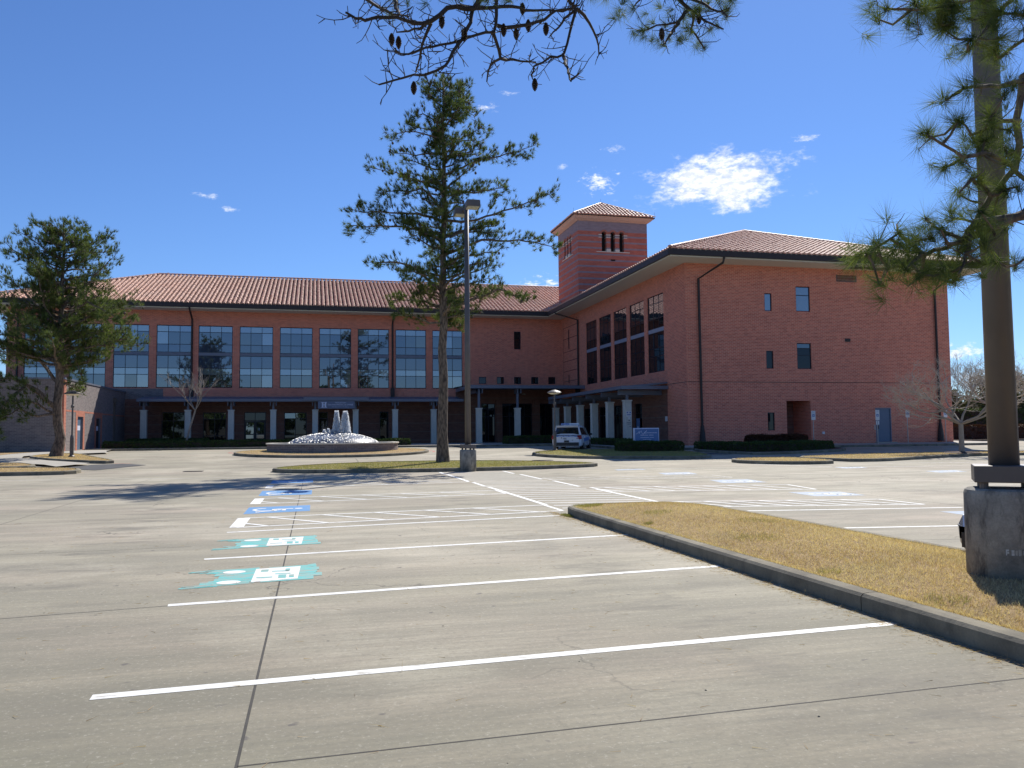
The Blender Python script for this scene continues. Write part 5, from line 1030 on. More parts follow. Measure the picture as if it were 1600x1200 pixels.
# ================================================================== FOUNTAIN
fx, fy = 1.15, 51.0; fz = G(fy)+.15
ft = thing('fountain', 'round fountain with low brick wall, pebbled dome and two white water jets', 'fountain', (fx, fy, fz))
gb = G(47)-.05
m_ = MB(); m_.lathe((fx, fy, 0), [(3.88, gb), (3.88, .93)], 48); m_.f = m_.f[:-2]
m_.build('basin_wall', 'grey_brick', ft, uv=True)
m_ = MB(); m_.lathe((fx, fy, 0), [(3.55, .93), (3.94, .93), (3.94, 1.0), (3.55, 1.0), (3.55, .6)], 48); m_.f = [f for f in m_.f if len(f) == 4]; m_.build('basin_coping', 'soffit_paint', ft)
MB().lathe((fx, fy, 0), [(3.6, .86), (0, .86)], 40).build('basin_water', 'basin_water', ft)
prof = [(2.75*math.cos(a)**.9 if a < 1.57 else 0, .84+.74*math.sin(a)**1.15) for a in np.linspace(0, math.pi/2, 14)]
MB().lathe((fx, fy, 0), prof, 56).build('pebble_dome', 'pebble_dome', ft, smooth=True)
rg = np.random.default_rng(4); n = 1400; r_ = 2.75*np.sqrt(rg.random(n))*.98; a_ = rg.random(n)*2*np.pi
zz_ = .84+.74*np.clip(1-(r_/2.75)**2, 0, 1)**.575
m_ = MB(); tn = []
for k in range(n):
    x, y, z, s = fx+r_[k]*math.cos(a_[k]), fy+r_[k]*math.sin(a_[k]), zz_[k], rg.uniform(.025, .06)
    m_.add([(x-s, y, z), (x, y-s, z), (x+s, y, z), (x, y+s, z), (x, y, z+s*.7)], [(0, 1, 4), (1, 2, 4), (2, 3, 4), (3, 0, 4)])
m_.build('dome_pebbles', 'pebble_dome', ft, kind='stuff')
def jet(x, y, z0, h, r0, seed):
    rg = np.random.default_rng(seed); n = int(2600*h); t = rg.random(n)**.8; base = np.column_stack([np.full(n, x), np.full(n, y), z0+t*h])
    rad = r0*(.35+.65*np.sin(np.clip(1-t, 0, 1)*1.4)); ang = rg.random(n)*2*np.pi; rr_ = rad*np.sqrt(rg.random(n)); base[:, 0] += rr_*np.cos(ang); base[:, 1] += rr_*np.sin(ang)
    d = np.column_stack([np.cos(ang)*.35, np.sin(ang)*.35, np.where(rg.random(n) < .5, 1, -1.)]); return base, d
def jet_obj(x, y, h, r0, seed):
    z0 = 1.50; m_ = MB(); rgj = random.Random(seed); prof = []
    for k in range(13):
        t = k/12; prof.append((max(0.0, r0*(.62-.05*t)*(1+rgj.uniform(-.35, .35))*(1-t**5)), z0+h*t))
    prof = [(r_*.55, z_) for r_, z_ in prof]; m_.lathe((x, y, 0), prof, 14); vv = [(v[0]+rgj.gauss(0, r0*.14), v[1]+rgj.gauss(0, r0*.14), v[2]+rgj.gauss(0, .04)) for v in m_.v]; m_.v = vv
    o = m_.build('water_jet', 'water_spray', ft, smooth=True)
    b, d = jet(x, y, z0, h*1.04, r0*1.25, seed); blades('water_drops', b, d, .12, .03, 'water_spray', o, np.ones(len(b)), 'stuff', seed)
jet_obj(fx+.18, fy-.2, 1.30, .20, 1); jet_obj(fx+.70, fy-.1, 1.28, .26, 2)
for k, (dx, h) in enumerate(((-.55, .20), (-.32, .26), (-.12, .18), (.95, .12))): jet_obj(fx+dx, fy-.35, h, .07, 5+k)

# ================================================================== LAMPS
def big_lamp(x, y, z0, label, h=10.2, rz=0., hide=False):
    r = thing('parking_lot_light', label, 'light pole', (x, y, z0), 'tall light poles on round concrete bases')
    pr_ = [(.325, -.1), (.325, .80), (.315, .83), (.29, .845), (0, .845)]
    b = MB().lathe((x, y, z0), pr_, 36).build('concrete_base', 'base_concrete', r)
    me = b.data
    for p in me.polygons: p.use_smooth = abs(p.normal.z) < .3
    s = .245; T = lambda u, v: (x+u*math.cos(rz)-v*math.sin(rz), y+u*math.sin(rz)+v*math.cos(rz))
    m_ = MB(); c_ = [T(-s, -s), T(s, -s), T(s, s), T(-s, s)]; m_.add([(p[0], p[1], z0+.90) for p in c_]+[(p[0], p[1], z0+1.045) for p in c_], [(3, 2, 1, 0), (4, 5, 6, 7), (0, 1, 5, 4), (1, 2, 6, 5), (2, 3, 7, 6), (3, 0, 4, 7)])
    m_.build('base_cover', 'dark_bronze', r, bevel=.008)
    for u, v in ((-.17, -.17), (.17, -.17), (.17, .17), (-.17, .17)):
        q = T(u, v); MB().tube([(q[0], q[1], z0+.84), (q[0], q[1], z0+.905)], .035, 8).build('anchor_bolt', 'dark_bronze', r)
    MB().tube([(x, y, z0+1.04), (x, y, z0+h*.5), (x, y, z0+h)], [.122, .105, .088], 20).build('pole', 'dark_bronze', r, smooth=True)
    for sx, dz in ((1, 0), (-1, 0)):
        a = T(0, sx*-.2); bpos = T(0, sx*-.4); MB().bar((x, y, z0+h-.12), (bpos[0], bpos[1], z0+h-.12), .09, .09).build('arm', 'dark_bronze', r)
        m_ = MB(); cx, cy = T(0, sx*-.62); w = .27
        cc = [(cx-w, cy-w), (cx+w, cy-w), (cx+w, cy+w), (cx-w, cy+w)]; ct = [(cx-w*.95, cy-w*.95), (cx+w*.95, cy-w*.95), (cx+w*.95, cy+w*.95), (cx-w*.95, cy+w*.95)]
        m_.add([(p[0], p[1], z0+h-.24) for p in cc]+[(p[0], p[1], z0+h+.02) for p in ct], [(3, 2, 1, 0), (4, 5, 6, 7), (0, 1, 5, 4), (1, 2, 6, 5), (2, 3, 7, 6), (3, 0, 4, 7)])
        hd = m_.build('lamp_head', 'dark_bronze', r, bevel=.01); MB().box(cx-w*.85, cx+w*.85, cy-w*.85, cy+w*.85, z0+h-.262, z0+h-.241).build('lens', 'lens_fixture', hd)
    return r
big_lamp(5.87, 31.72, 0, 'tall twin head light pole on a round concrete base in front of the pine', h=10.55, rz=R(12))
nl = big_lamp(5.90, 6.02, .13, 'dark bronze light pole on a stained concrete base, nearest the camera in dry grass', h=10.6, rz=R(50))
# faded stencil on the near base
m_ = MB()
def on_base(a0, a1, z0, z1, rr=.3275):
    for k in range(3):
        p, q = a0+(a1-a0)*k/3, a0+(a1-a0)*(k+1)/3; m_.quad(*[(5.90+rr*math.cos(a), 6.02+rr*math.sin(a), z) for a, z in ((p, z0), (q, z0), (q, z1), (p, z1))])
for a0, a1, z0, z1 in ((R(-137), R(-135.6), .43, .48), (R(-135.6), R(-133), .465, .48), (R(-135.6), R(-133), .445, .458), (R(-130), R(-126), .43, .475), (R(-125), R(-122), .432, .472), (R(-121), R(-117), .43, .478), (R(-115), R(-111), .435, .47), (R(-110), R(-106), .43, .475)): on_base(a0, a1, z0, z1)
m_.build('stencil_marks', 'faded_white_paint', nl)
def ped_lamp(x, y, label, h=3.35):
    z0 = G(y)+.13; r = thing('pedestrian_lamp', label, 'lamp', (x, y, z0), 'low walkway lamps')
    MB().lathe((x, y, z0), [(.16, -.02), (.16, .04), (.10, .10), (.095, 1.0), (.075, 1.12), (.06, 1.16)], 14).build('lamp_base', 'dark_bronze', r, smooth=False)
    MB().tube([(x, y, z0+1.1), (x, y, z0+h-.1)], .045, 10).build('pole', 'dark_bronze', r)
    MB().lathe((x, y, z0), [(.05, h-.75), (.085, h-.72), (.085, h-.62), (.05, h-.58)], 12).build('collar', 'dark_bronze', r)
    s = MB().lathe((x, y, z0), [(.42, h-.02), (.43, h+.02), (.30, h+.10), (.10, h+.17), (.0, h+.18)], 20).build('lamp_shade', 'dark_bronze', r)
    MB().lathe((x, y, z0), [(.0, h-.10), (.20, h-.09), (.38, h-.025), (0, h-.022)], 20).build('lens', 'lens_cream', s)
ped_lamp(-12.5, 47.9, 'dark walkway lamp beside the left pine')
ped_lamp(14.02, 47.2, 'dark walkway lamp with a wide disc shade standing in front of the police car', h=3.45)

# ================================================================== SIGNS
def park_sign(x, y, label, ptop=2.75, ph=.60, extra=False):
    z0 = G(y)+(.15 if y > 48 else 0); r = thing('parking_sign', label, 'sign', (x, y, z0), 'accessible parking signs along the brick wall')
    MB().tube([(x, y+.03, z0-.05), (x, y+.03, ptop-.05)], .028, 8).build('post', 'galvanised', r)
    p_ = MB().box(x-.155, x+.155, y-.012, y-.004, ptop-ph, ptop).build('sign_plate', 'white_paint', r)
    MB().box(x-.09, x+.09, y-.017, y-.0125, ptop-ph*.5-.10, ptop-ph*.5+.08).build('blue_symbol_panel', 'sign_blue', p_)
    m2 = MB()
    c_ = (x, ptop-ph*.5-.02)
    for k in range(10):
        a, b = R(110+k*24), R(134+k*24); m2.quad(*[(c_[0]+rr*math.cos(q), y-.0185, c_[1]+rr*math.sin(q)) for rr, q in ((.030, a), (.045, a), (.045, b), (.030, b))])
    m2.box(x-.012, x+.008, y-.0195, y-.0175, c_[1]-.005, c_[1]+.06); m2.box(x-.012, x+.05, y-.0195, y-.0175, c_[1]-.012, c_[1]+.004); m2.build('access_symbol', 'white_paint', p_)
    text_obj('sign_lettering', 'RESERVED', .05, 'sign_ink', p_, (x, y-.013, ptop-.07), width=.24, ext=.001); text_obj('sign_lettering', 'PARKING', .05, 'sign_ink', p_, (x, y-.013, ptop-.14), width=.2, ext=.001)
    if extra:
        q_ = MB().box(x-.12, x+.12, y-.012, y-.004, ptop-ph-.30, ptop-ph-.05).build('lower_plate', 'white_paint', r); MB().box(x-.03, x+.01, y-.014, y-.0125, ptop-ph-.29, ptop-ph-.06).build('plate_print', 'grey_ink', q_)
park_sign(32.40, 48.5, 'accessible parking sign at the dark doorway recess, behind the hedge')
park_sign(37.33, 48.5, 'accessible parking sign with a small second plate, left of the blue service door', ptop=2.80, ph=.70, extra=True)
park_sign(39.72, 48.5, 'accessible parking sign alone on the brick wall right of the blue service door', ptop=2.78, ph=.5)
park_sign(44.3, 50.2, 'accessible parking sign at the right corner of the brick wall beside the bare tree', ptop=2.85, ph=.55)
ms = thing('monument_sign', 'blue monument sign with white script lettering standing behind the clipped hedge', 'sign', (19.6, 46.7, G(46.7)+.15))
MB().box(18.84, 20.48, 46.6, 46.8, .76, 1.70).build('sign_cabinet', 'pale_lettering', ms, bevel=.03); MB().box(18.90, 20.42, 46.585, 46.598, .82, 1.64).build('sign_face', 'sign_blue', ms)
MB().box(19.05, 20.3, 46.66, 46.76, .3, .759).build('sign_plinth', 'base_concrete', ms)
def stroke(pts, w, y):
    m2 = MB()
    for a, b in zip(pts[:-1], pts[1:]): m2.bar((a[0], y, a[1]), (b[0], y, b[1]), w, .003, (0, 1, 0))
    return m2
stroke([(18.97, 1.33), (19.10, 1.41), (19.18, 1.52), (19.16, 1.36), (19.30, 1.54), (19.34, 1.40), (19.42, 1.31), (19.52, 1.44), (19.68, 1.56), (19.55, 1.42), (19.48, 1.38), (19.62, 1.38)], .025, 46.583).build('script_stroke', 'pale_lettering', ms)
for x0, x1, z, h in ((19.62, 20.34, 1.38, .05), (19.25, 19.72, 1.24, .05), (19.80, 20.08, 1.24, .05), (19.25, 19.75, 1.10, .045), (19.84, 20.1, 1.10, .045), (19.4, 19.95, .99, .035)):
    m2 = MB(); x = x0; rq = random.Random(int(x0*100+z*10))
    while x < x1: w = rq.uniform(.02, .045); m2.box(x, x+w, 46.581, 46.584, z, z+h*rq.uniform(.7, 1)); x += w+.012
    m2.build('small_lettering', 'pale_lettering', ms)

# ================================================================== VEHICLES
def loft(stations, name, mat, parent, T, smooth=True):
    """stations along the car: (u, [(half width, z) ...] from sill up to roof centre); mirrored to a closed hull"""
    m_ = MB(); k = len(stations[0][1]); vs = []
    for u, pr in stations:
        for w, z in pr: vs.append(T(u, w, z))
        for w, z in reversed(pr): vs.append(T(u, -w, z))
    n = 2*k; fs = []
    for i in range(len(stations)-1):
        for j in range(n):
            j2 = (j+1) % n; fs.append((i*n+j, i*n+j2, (i+1)*n+j2, (i+1)*n+j))
    fs.append(tuple(range(n))[::-1]); fs.append(tuple((len(stations)-1)*n+j for j in range(n)))
    o = m_.add(vs, fs).build(name, mat, parent, bevel=.02); bm = bmesh.new(); bm.from_mesh(o.data); bmesh.ops.recalc_face_normals(bm, faces=bm.faces[:]); bm.to_mesh(o.data); bm.free()
    if smooth:
        for p in o.data.polygons: p.use_smooth = True
        try: o.data.set_sharp_from_angle(angle=R(32))
        except Exception: pass
    return o
def car(root, x, y, z, rz, L, Wd, Hh, body_mat, suv=True):
    """u runs from rear bumper (0) to nose (L), rz heading"""
    cz, sz = math.cos(rz), math.sin(rz); T = lambda u, w, h: (x+u*cz-w*sz, y+u*sz+w*cz, z+h)
    W2 = Wd/2; s = Hh/1.75
    if suv:
        st = [(0.0, .80, .93, .93), (.12, .95, 1.0, 1.0), (.8, 1, 1.06, 1.06), (3.1, 1, 1.02, 1.02), (4.3, .97, .98, .98), (4.85, .86, .80, .80), (4.95, .72, .62, .62)]
        gh = [(.16, 1.04, 1.0, 1.0), (.42, 1.66, .80, .86), (1.2, 1.74, .80, .9), (2.4, 1.72, .80, .88), (2.9, 1.64, .78, .86), (3.75, 1.05, .84, .84)]; belt = 1.04; top = 1.74
    else:
        st = [(0.0, .78, .80, .80), (.12, .92, .90, .90), (.8, 1, .95, .95), (3.0, 1, .93, .93), (4.1, .96, .84, .84), (4.6, .84, .68, .68), (4.72, .68, .52, .52)]
        gh = [(.55, .90, .84, .84), (1.25, 1.36, .76, .8), (1.9, 1.44, .74, .8), (2.5, 1.42, .74, .8), (3.35, .93, .80, .8)]; belt = .93; top = 1.44
    kk = L/st[-1][0]
    body = loft([(u*kk, [(W2*w*.88, .26*s), (W2*w*.97, .34*s), (W2*w, .55*s), (W2*w*.985, (zt_-.12)*s), (W2*w*.90, zt_*s), (W2*w*.5, (zt_+.015)*s)]) for u, w, zt_, _ in st], 'body', body_mat, root, T)
    loft([(u*kk, [(W2*.93, (belt-.04)*s), (W2*(.93-(zt_-belt)*.22/(top-belt)), (belt+(zt_-belt)*.6)*s), (W2*wr*.97, (zt_-.06)*s), (W2*wr*.84, zt_*s), (W2*.4, (zt_+.012)*s)]) for u, zt_, wr, _ in gh], 'cabin', body_mat, root, T)
    g0, g1 = gh[0][0]*kk, gh[-1][0]*kk; r0, r1 = gh[1][0]*kk, gh[-2][0]*kk
    def quadp(name, pts, mat, parent, th=.012):
        P4 = [Vector(T(*p)) for p in pts]; nrm = (P4[1]-P4[0]).cross(P4[2]-P4[0]).normalized(); c_ = sum(P4, Vector())/len(P4)
        cc = Vector(T(L/2, 0, Hh/2)); nrm = nrm if nrm.dot(c_-cc) > 0 else -nrm; n = len(P4); m2 = MB()
        m2.add([p-nrm*.02 for p in P4]+[p+nrm*th for p in P4], [tuple(range(n)), tuple(range(2*n-1, n-1, -1))]+[(i, (i+1) % n, n+(i+1) % n, n+i) for i in range(n)])
        o = m2.build(name, mat, parent); bm = bmesh.new(); bm.from_mesh(o.data); bmesh.ops.recalc_face_normals(bm, faces=bm.faces[:]); bm.to_mesh(o.data); bm.free(); return o
    zb_, zt_ = (belt+.03)*s, (top-.16)*s; wb, wt = W2*.80, W2*.70
    quadp('rear_window', [(g0+.035*kk, -wb, zb_), (g0+.035*kk, wb, zb_), (g0+(r0-g0)*.82, wt, zt_), (g0+(r0-g0)*.82, -wt, zt_)], 'car_glass', root, .02)
    quadp('windscreen', [(g1-.05, -wb, zb_), (g1-.05, wb, zb_), (r1+.12, wt*.98, zt_), (r1+.12, -wt*.98, zt_)], 'car_glass', root, .02)
    for sd_ in (1, -1):
        for a, b in ((.10, .36), (.38, .62), (.64, .90)):
            ua, ub = g0+(g1-g0)*a, g0+(g1-g0)*b; ta, tb = max(ua, r0+.05), min(ub, r1+.05)
            if tb-ta < .05: tb = ta+.1
            quadp('side_window', [(ua, sd_*W2*.925, zb_), (ub, sd_*W2*.925, zb_), (tb, sd_*W2*.80, zt_), (ta, sd_*W2*.80, zt_)], 'car_glass', root, .012)
        m2 = MB(); c_ = Vector(T(g1-.25, sd_*(W2+.10), (belt+.06)*s)); a_ = Vector(T(g1-.25, sd_*(W2-.06), (belt+.02)*s)); m2.bar(a_, c_, .06, .05); m2.bar(c_-Vector((cz, sz, 0))*.04, c_+Vector((cz, sz, 0))*.06, .16, .14); m2.build('wing_mirror', 'car_black_trim', root)
        quadp('tail_light', [(-.004, sd_*W2*.66, .80*s), (-.004, sd_*W2*.86, .78*s), (.09, sd_*W2*.99, .80*s), (.09, sd_*W2*.97, 1.0*s), (-.004, sd_*W2*.72, 1.0*s)] if suv else [(-.01, sd_*W2*.5, .62), (-.01, sd_*W2*.78, .62), (.09, sd_*W2*.97, .64), (.09, sd_*W2*.95, .78), (-.01, sd_*W2*.5, .78)], 'tail_red', root, .02)
        zl = .66*s if suv else .56
        quadp('headlight', [(L-.10, sd_*W2*.45, zl), (L-.22, sd_*W2*.80, zl+.02), (L-.34, sd_*W2*.93, zl+.10), (L-.20, sd_*W2*.74, zl+.13), (L-.12, sd_*W2*.5, zl+.09)], 'lens_fixture', root, .03)
    for u in ((.95*kk, 3.85*kk) if suv else (.9*kk, 3.72*kk)):
        for sd_ in (1, -1):
            rr_ = .36*s if suv else .32; a_ = Vector(T(u, sd_*(W2-.24), rr_)); b_ = Vector(T(u, sd_*(W2-.01), rr_)); 
            w_ = MB().tube([a_, b_], rr_, 20).build('wheel', 'black_rubber', root); d = (b_-a_).normalized()
            MB().tube([b_-d*.01, b_+d*.008], rr_*.62, 14).build('rim', 'galvanised', w_)
    MB().bar(T(-.03, -W2*.80, .42*s), T(-.03, W2*.80, .42*s), .10, .24*s).build('rear_bumper', 'car_black_trim', root); MB().bar(T(L-.02, -W2*.62, .38*s), T(L-.02, W2*.62, .38*s), .08, .16).build('front_bumper', 'car_black_trim', root)
    return T, W2, s
pc = thing('police_suv', 'white and blue police SUV with roof light bar, seen from behind near the colonnade', 'police car', (15.55, 50.2, G(50.4)))
T, W2, s = car(pc, 15.75, 50.4, G(50.4)-.01, R(63), 4.85, 1.98, 1.60, 'car_white', True)
m_ = MB(); m_.bar(T(1.55, -.60, 1.67*s+.16), T(1.55, .60, 1.67*s+.16), .28, .10); lb = m_.build('light_bar', 'car_white', pc); MB().bar(T(1.55, .05, 1.67*s+.165), T(1.55, .605, 1.67*s+.165), .285, .08).build('light_bar_lens', 'blue_stripe', lb)
MB().bar(T(.36, -.72, 1.69*s), T(.36, .72, 1.69*s), .34, .05).build('roof_spoiler', 'car_white', pc); MB().bar(T(-.012, -.70, .97*s), T(-.012, .70, .97*s), .02, .07).build('blue_stripe', 'blue_stripe', pc)
for a, b in ((-.5, -.2), (-.12, .15), (.25, .52)): MB().bar(T(-.024, a, .97*s), T(-.024, b, .97*s), .005, .03).build('stripe_lettering', 'pale_lettering', pc)
MB().bar(T(-.015, -.16, .62*s), T(-.015, .16, .62*s), .03, .12).build('number_plate', 'car_black_trim', pc)
for a, b, z_ in ((.30, .36, .86), (.02, .22, .84), (-.02, .2, .78), (-.42, -.34, .70)): MB().bar(T(-.012, a, z_*s), T(-.012, b, z_*s), .012, .07 if a > .29 else .03).build('tailgate_badge', 'grey_ink', pc)
for k in (-.5, .45): MB().tube([T(-.08, k, .24), T(.1, k, .24)], .04, 10).build('exhaust_pipe', 'galvanised', pc)
quadside = MB(); quadside.bar(T(1.0, -W2-.004, .70*s), T(3.3, -W2-.004, .80*s), .012, .22); quadside.build('blue_stripe', 'blue_stripe', pc)
sc_ = thing('silver_car', 'silver car parked nose in to the kerb, mostly hidden by the near lamp base', 'car', (9.2, 6.95, 0))
car(sc_, 11.43, 6.97, -.01, R(180), 4.62, 1.82, 1.44, 'car_silver', False)

# ================================================================== PLANTS
def hedge(name, label, cat, poly, z0, z1, mat, n, seed, group=None, leaf=.07):
    """clipped hedge: dark woody core and a skin of leaves over an uneven surface"""
    rg = np.random.default_rng(seed); cx = sum(p[0] for p in poly)/len(poly); cy = sum(p[1] for p in poly)/len(poly)
    r = thing(name, label, cat, (cx, cy, z0), group)
    ip = inset(poly, .10); 
    if area2(poly) < 0: poly = poly[::-1]
    m_ = MB(); k = len(ip); m_.add([(x, y, z0-.1) for x, y in ip]+[(x, y, z1-.10) for x, y in ip], [tuple(range(k, 2*k))]+[(i, (i+1) % k, k+(i+1) % k, k+i) for i in range(k)]); m_.build('hedge_core', 'tile_underlay', r)
    P_ = np.array(poly+[poly[0]]); seg = np.linalg.norm(np.diff(P_, axis=0), axis=1); per = seg.sum(); A = abs(area2(poly))/2; side_n = int(n*(per*(z1-z0))/(per*(z1-z0)+A)); pts = []
    t = rg.random(side_n)*per; cs = np.concatenate([[0], np.cumsum(seg)]); ii = np.clip(np.searchsorted(cs, t)-1, 0, len(seg)-1); f_ = (t-cs[ii])/seg[ii]
    xy = P_[ii]*(1-f_)[:, None]+P_[ii+1]*f_[:, None]; z = z0+rg.random(side_n)*(z1-z0); bulge = .05*np.sin(t*3.1)+.03*np.sin(t*7.7+z*9)
    nn = np.array([cx, cy])-xy; nn /= np.linalg.norm(nn, axis=1)[:, None]+1e-6; xy = xy-nn*(bulge+.04-.10*((z-z0)/(z1-z0)) ** 6)[:, None]; pts = np.column_stack([xy, z])
    dv = np.column_stack([-nn, np.full(side_n, .45)])+rg.normal(size=(side_n, 3))*.7
    top = []; need = n-side_n; xs_, ys_ = P_[:, 0], P_[:, 1]
    while len(top) < need:
        x, y = rg.uniform(xs_.min(), xs_.max()), rg.uniform(ys_.min(), ys_.max()); ins = False; j = len(poly)-1
        for i in range(len(poly)):
            if ((poly[i][1] > y) != (poly[j][1] > y)) and x < (poly[j][0]-poly[i][0])*(y-poly[i][1])/(poly[j][1]-poly[i][1]+1e-12)+poly[i][0]: ins = not ins
            j = i
        if ins: top.append((x, y, z1-.03+.05*math.sin(x*2.7)*math.cos(y*3.3)+rg.normal()*.03))
    top = np.array(top).reshape(-1, 3); dt = rg.normal(size=(len(top), 3))*.7; dt[:, 2] += .8
    b = np.vstack([pts, top]); d = np.vstack([dv, dt]); tint = np.clip(rg.beta(2, 3, len(b)), 0, 1)
    blades('hedge_foliage', b, d, leaf*rg.uniform(.7, 1.3, len(b)), leaf*.55, mat, r, tint, seed=seed); return r
hedge('clipped_hedge', 'long low dark hedge in front of the left colonnade', 'hedge', [(-15.6, 68.0), (7.6, 67.2), (7.6, 68.4), (-15.6, 69.2)], .5, 1.05, 'hedge_leaves', 22000, 1, 'low clipped hedges', .11)
hedge('clipped_hedge', 'low hedge beside the main entrance, behind the police car', 'hedge', [(15.6, 66.0), (21.0, 66.0), (21.0, 67.6), (15.6, 67.6)], .5, 1.15, 'hedge_leaves', 9000, 2, 'low clipped hedges', .10)
hedge('clipped_hedge', 'low hedge running along the foot of the right colonnade', 'hedge', [(19.7, 50.5), (20.6, 50.0), (21.2, 54), (21.2, 64), (20.2, 64), (20.0, 54)], .5, .95, 'hedge_leaves', 9000, 3, 'low clipped hedges', .10)
hedge('clipped_hedge', 'clipped dark hedge in front of the blue monument sign', 'hedge', chaikin([(17.0, 44.6), (20.9, 43.8), (21.1, 45.6), (20.2, 46.2), (17.6, 46.6)], 2), .33, .86, 'hedge_leaves', 12000, 4, 'low clipped hedges', .08)
hedge('clipped_hedge', 'low dark hedge along the kerb before the brick gable wall', 'hedge', chaikin([(22.6, 46.8), (23.9, 42.3), (24.6, 42.1), (28.0, 42.9), (31.3, 44.5), (31.0, 45.4), (27.6, 44.2), (24.9, 43.6), (23.8, 47.0)], 1), .25, .78, 'hedge_leaves', 20000, 5, 'low clipped hedges', .08)
hedge('bronze_shrub', 'twiggy bronze shrub mass behind the low hedge at the gable wall', 'shrub', chaikin([(25.9, 45.2), (30.6, 46.0), (30.4, 47.2), (26.2, 46.9)], 2), .4, 1.15, 'bronze_leaves', 14000, 6, None, .09)
hedge('tall_hedge', 'tall dark hedge screen beyond the right corner of the building', 'hedge', [(50, 67), (74, 66), (74, 68.5), (50, 69.5)], .4, 3.3, 'hedge_leaves', 26000, 7, None, .16)
hedge('bronze_hedge', 'clipped reddish brown hedge beyond the bare tree', 'hedge', [(50.5, 62.6), (72, 61.6), (72, 63.0), (50.5, 64.0)], .45, 1.75, 'bronze_leaves', 20000, 8, None, .12)
hedge('clipped_hedge', 'dark shrubs under the left colonnade by the first columns', 'hedge', [(-15.4, 75.3), (-9.0, 75.3), (-9.0, 76.4), (-15.4, 76.4)], .5, 1.2, 'hedge_leaves', 6000, 9, 'low clipped hedges', .12)

def pine(name, label, base, top, r0, limbs, seed, tuftn, tlen, nwid, cat='tree', extra=26, crown0=.36, tw=1.0, zmin=3.0, group=None, spread=1.0, cones=260):
    rg = np.random.default_rng(seed); rp = random.Random(seed); r = thing(name, label, cat, base, group)
    B0 = Vector(base); TP = Vector(top); H = TP.z-B0.z; tr = []; n = 14
    bend = [Vector((rp.gauss(0, .05), rp.gauss(0, .05), 0)) for _ in range(n+1)]
    for k in range(n+1): t = k/n; tr.append(B0.lerp(TP, t)+bend[k]*(1 if 0 < k < n else 0))
    rad = [r0*(1.35 if k == 0 else 1)*(1-.86*(k/n)**1.15) for k in range(n+1)]
    def trunk_at(z): t = min(max((z-B0.z)/H, 0), 1)*n; i = min(int(t), n-1); return tr[i].lerp(tr[i+1], t-i), rad[i]+(rad[i+1]-rad[i])*(t-i)
    m_ = MB().tube([tr[0]-Vector((0, 0, .3))]+tr, [rad[0]*1.15]+rad, 12); m_.build('trunk', 'pine_bark', r, smooth=True)
    br = MB(); tc_, ta_ = [], []; cn = []
    LB = [[Vector(p) for p in L] for L in limbs]
    for k in range(extra):
        z = B0.z+H*(crown0+(1-crown0)*(k+.5)/extra*.96); a = rp.uniform(0, 2*math.pi); p, _ = trunk_at(z); ln = (1-((z-B0.z)/H-crown0)/(1-crown0))**.45*2.5*tw*(rp.uniform(.6, 1.05) if k % 2 else rp.uniform(.15, .45))+.5
        dirv = Vector((math.cos(a), math.sin(a), 0)); LB.append([p, p+dirv*ln*.5+Vector((0, 0, ln*.12)), p+dirv*ln+Vector((0, 0, ln*rp.uniform(.05, .35)))])
    for L in LB:
        p0, rt = trunk_at(L[0].z); L = [p0]+L[1:] if (L[0]-p0).length < 1.2 else L
        ln = sum((L[i+1]-L[i]).length for i in range(len(L)-1)); rb = min(rt*.55, .02+.016*ln)
        # wander
        Q = []
        for i in range(len(L)-1):
            q = max(2, int((L[i+1]-L[i]).length/.35))
            for j in range(q): Q.append(L[i].lerp(L[i+1], j/q)+Vector((rp.gauss(0, .03), rp.gauss(0, .03), rp.gauss(0, .04))))
        Q.append(L[-1]); nq = len(Q); br.tube(Q, [rb*(1-.85*i/(nq-1))+.006 for i in range(nq)], 5, cap=False)
        for i in range(nq):
            t = i/(nq-1)
            if t < .22: continue
            for _ in range(2 if t < .6 else 3):
                if rp.random() < .10: continue
                d = (Q[min(i+1, nq-1)]-Q[max(i-1, 0)]).normalized(); sdv = Vector((rp.gauss(0, 1), rp.gauss(0, 1), rp.gauss(.30, .8))); sdv = (sdv-d*sdv.dot(d)).normalized()
                ls = (.30+.20*ln*(1-t*.55))*rp.uniform(.4, 1.0)*tw**.5; e = Q[i]+(d*.75+sdv*.8).normalized()*ls; mid = Q[i].lerp(e, .5)+Vector((0, 0, rp.gauss(0, .05)))
                br.tube([Q[i], mid, e+Vector((0, 0, .05))], [.014, .010, .005], 3, cap=False)
                kk = max(3, int(ls/.10))
                for j in range(kk):
                    u = .35+.65*(j+rp.random()*.6)/kk; c_ = Q[i].lerp(e, min(u, 1))+Vector((rp.gauss(0, .10), rp.gauss(0, .10), rp.gauss(0, .09))); ax_ = (e-Q[i]).normalized()*.7+Vector((0, 0, .55)); tc_.append(tuple(c_)); ta_.append(tuple(ax_))
                if rp.random() < .22: cn.append(e+Vector((rp.gauss(0, .05), rp.gauss(0, .05), -.10)))
    br.build('branches', 'pine_bark', r)
    b, d, L_, t_ = tuft_blades(tc_, ta_, tuftn, tlen, rg, spread)
    blades('needle_foliage', b, d, L_, nwid, 'pine_needles', r, t_, seed=seed)
    if cones and cn:
        cm = MB()
        rp.shuffle(cn)
        for c_ in cn[:cones]: cm.lathe(c_, [(.0, -.08), (.045, -.04), (.06, .01), (.03, .06), (0, .07)], 6)
        cm.build('pine_cones', 'pine_cone_brown', r, kind='stuff')
    return r
pine('pine_tree', 'tall open loblolly pine standing alone on the grass island behind the lamp pole', (5.75, 37.4, .16), (5.83, 37.4, 18.2), .245, CPINE, 21, 26, .225, .0185, extra=100, crown0=.34, tw=.95)
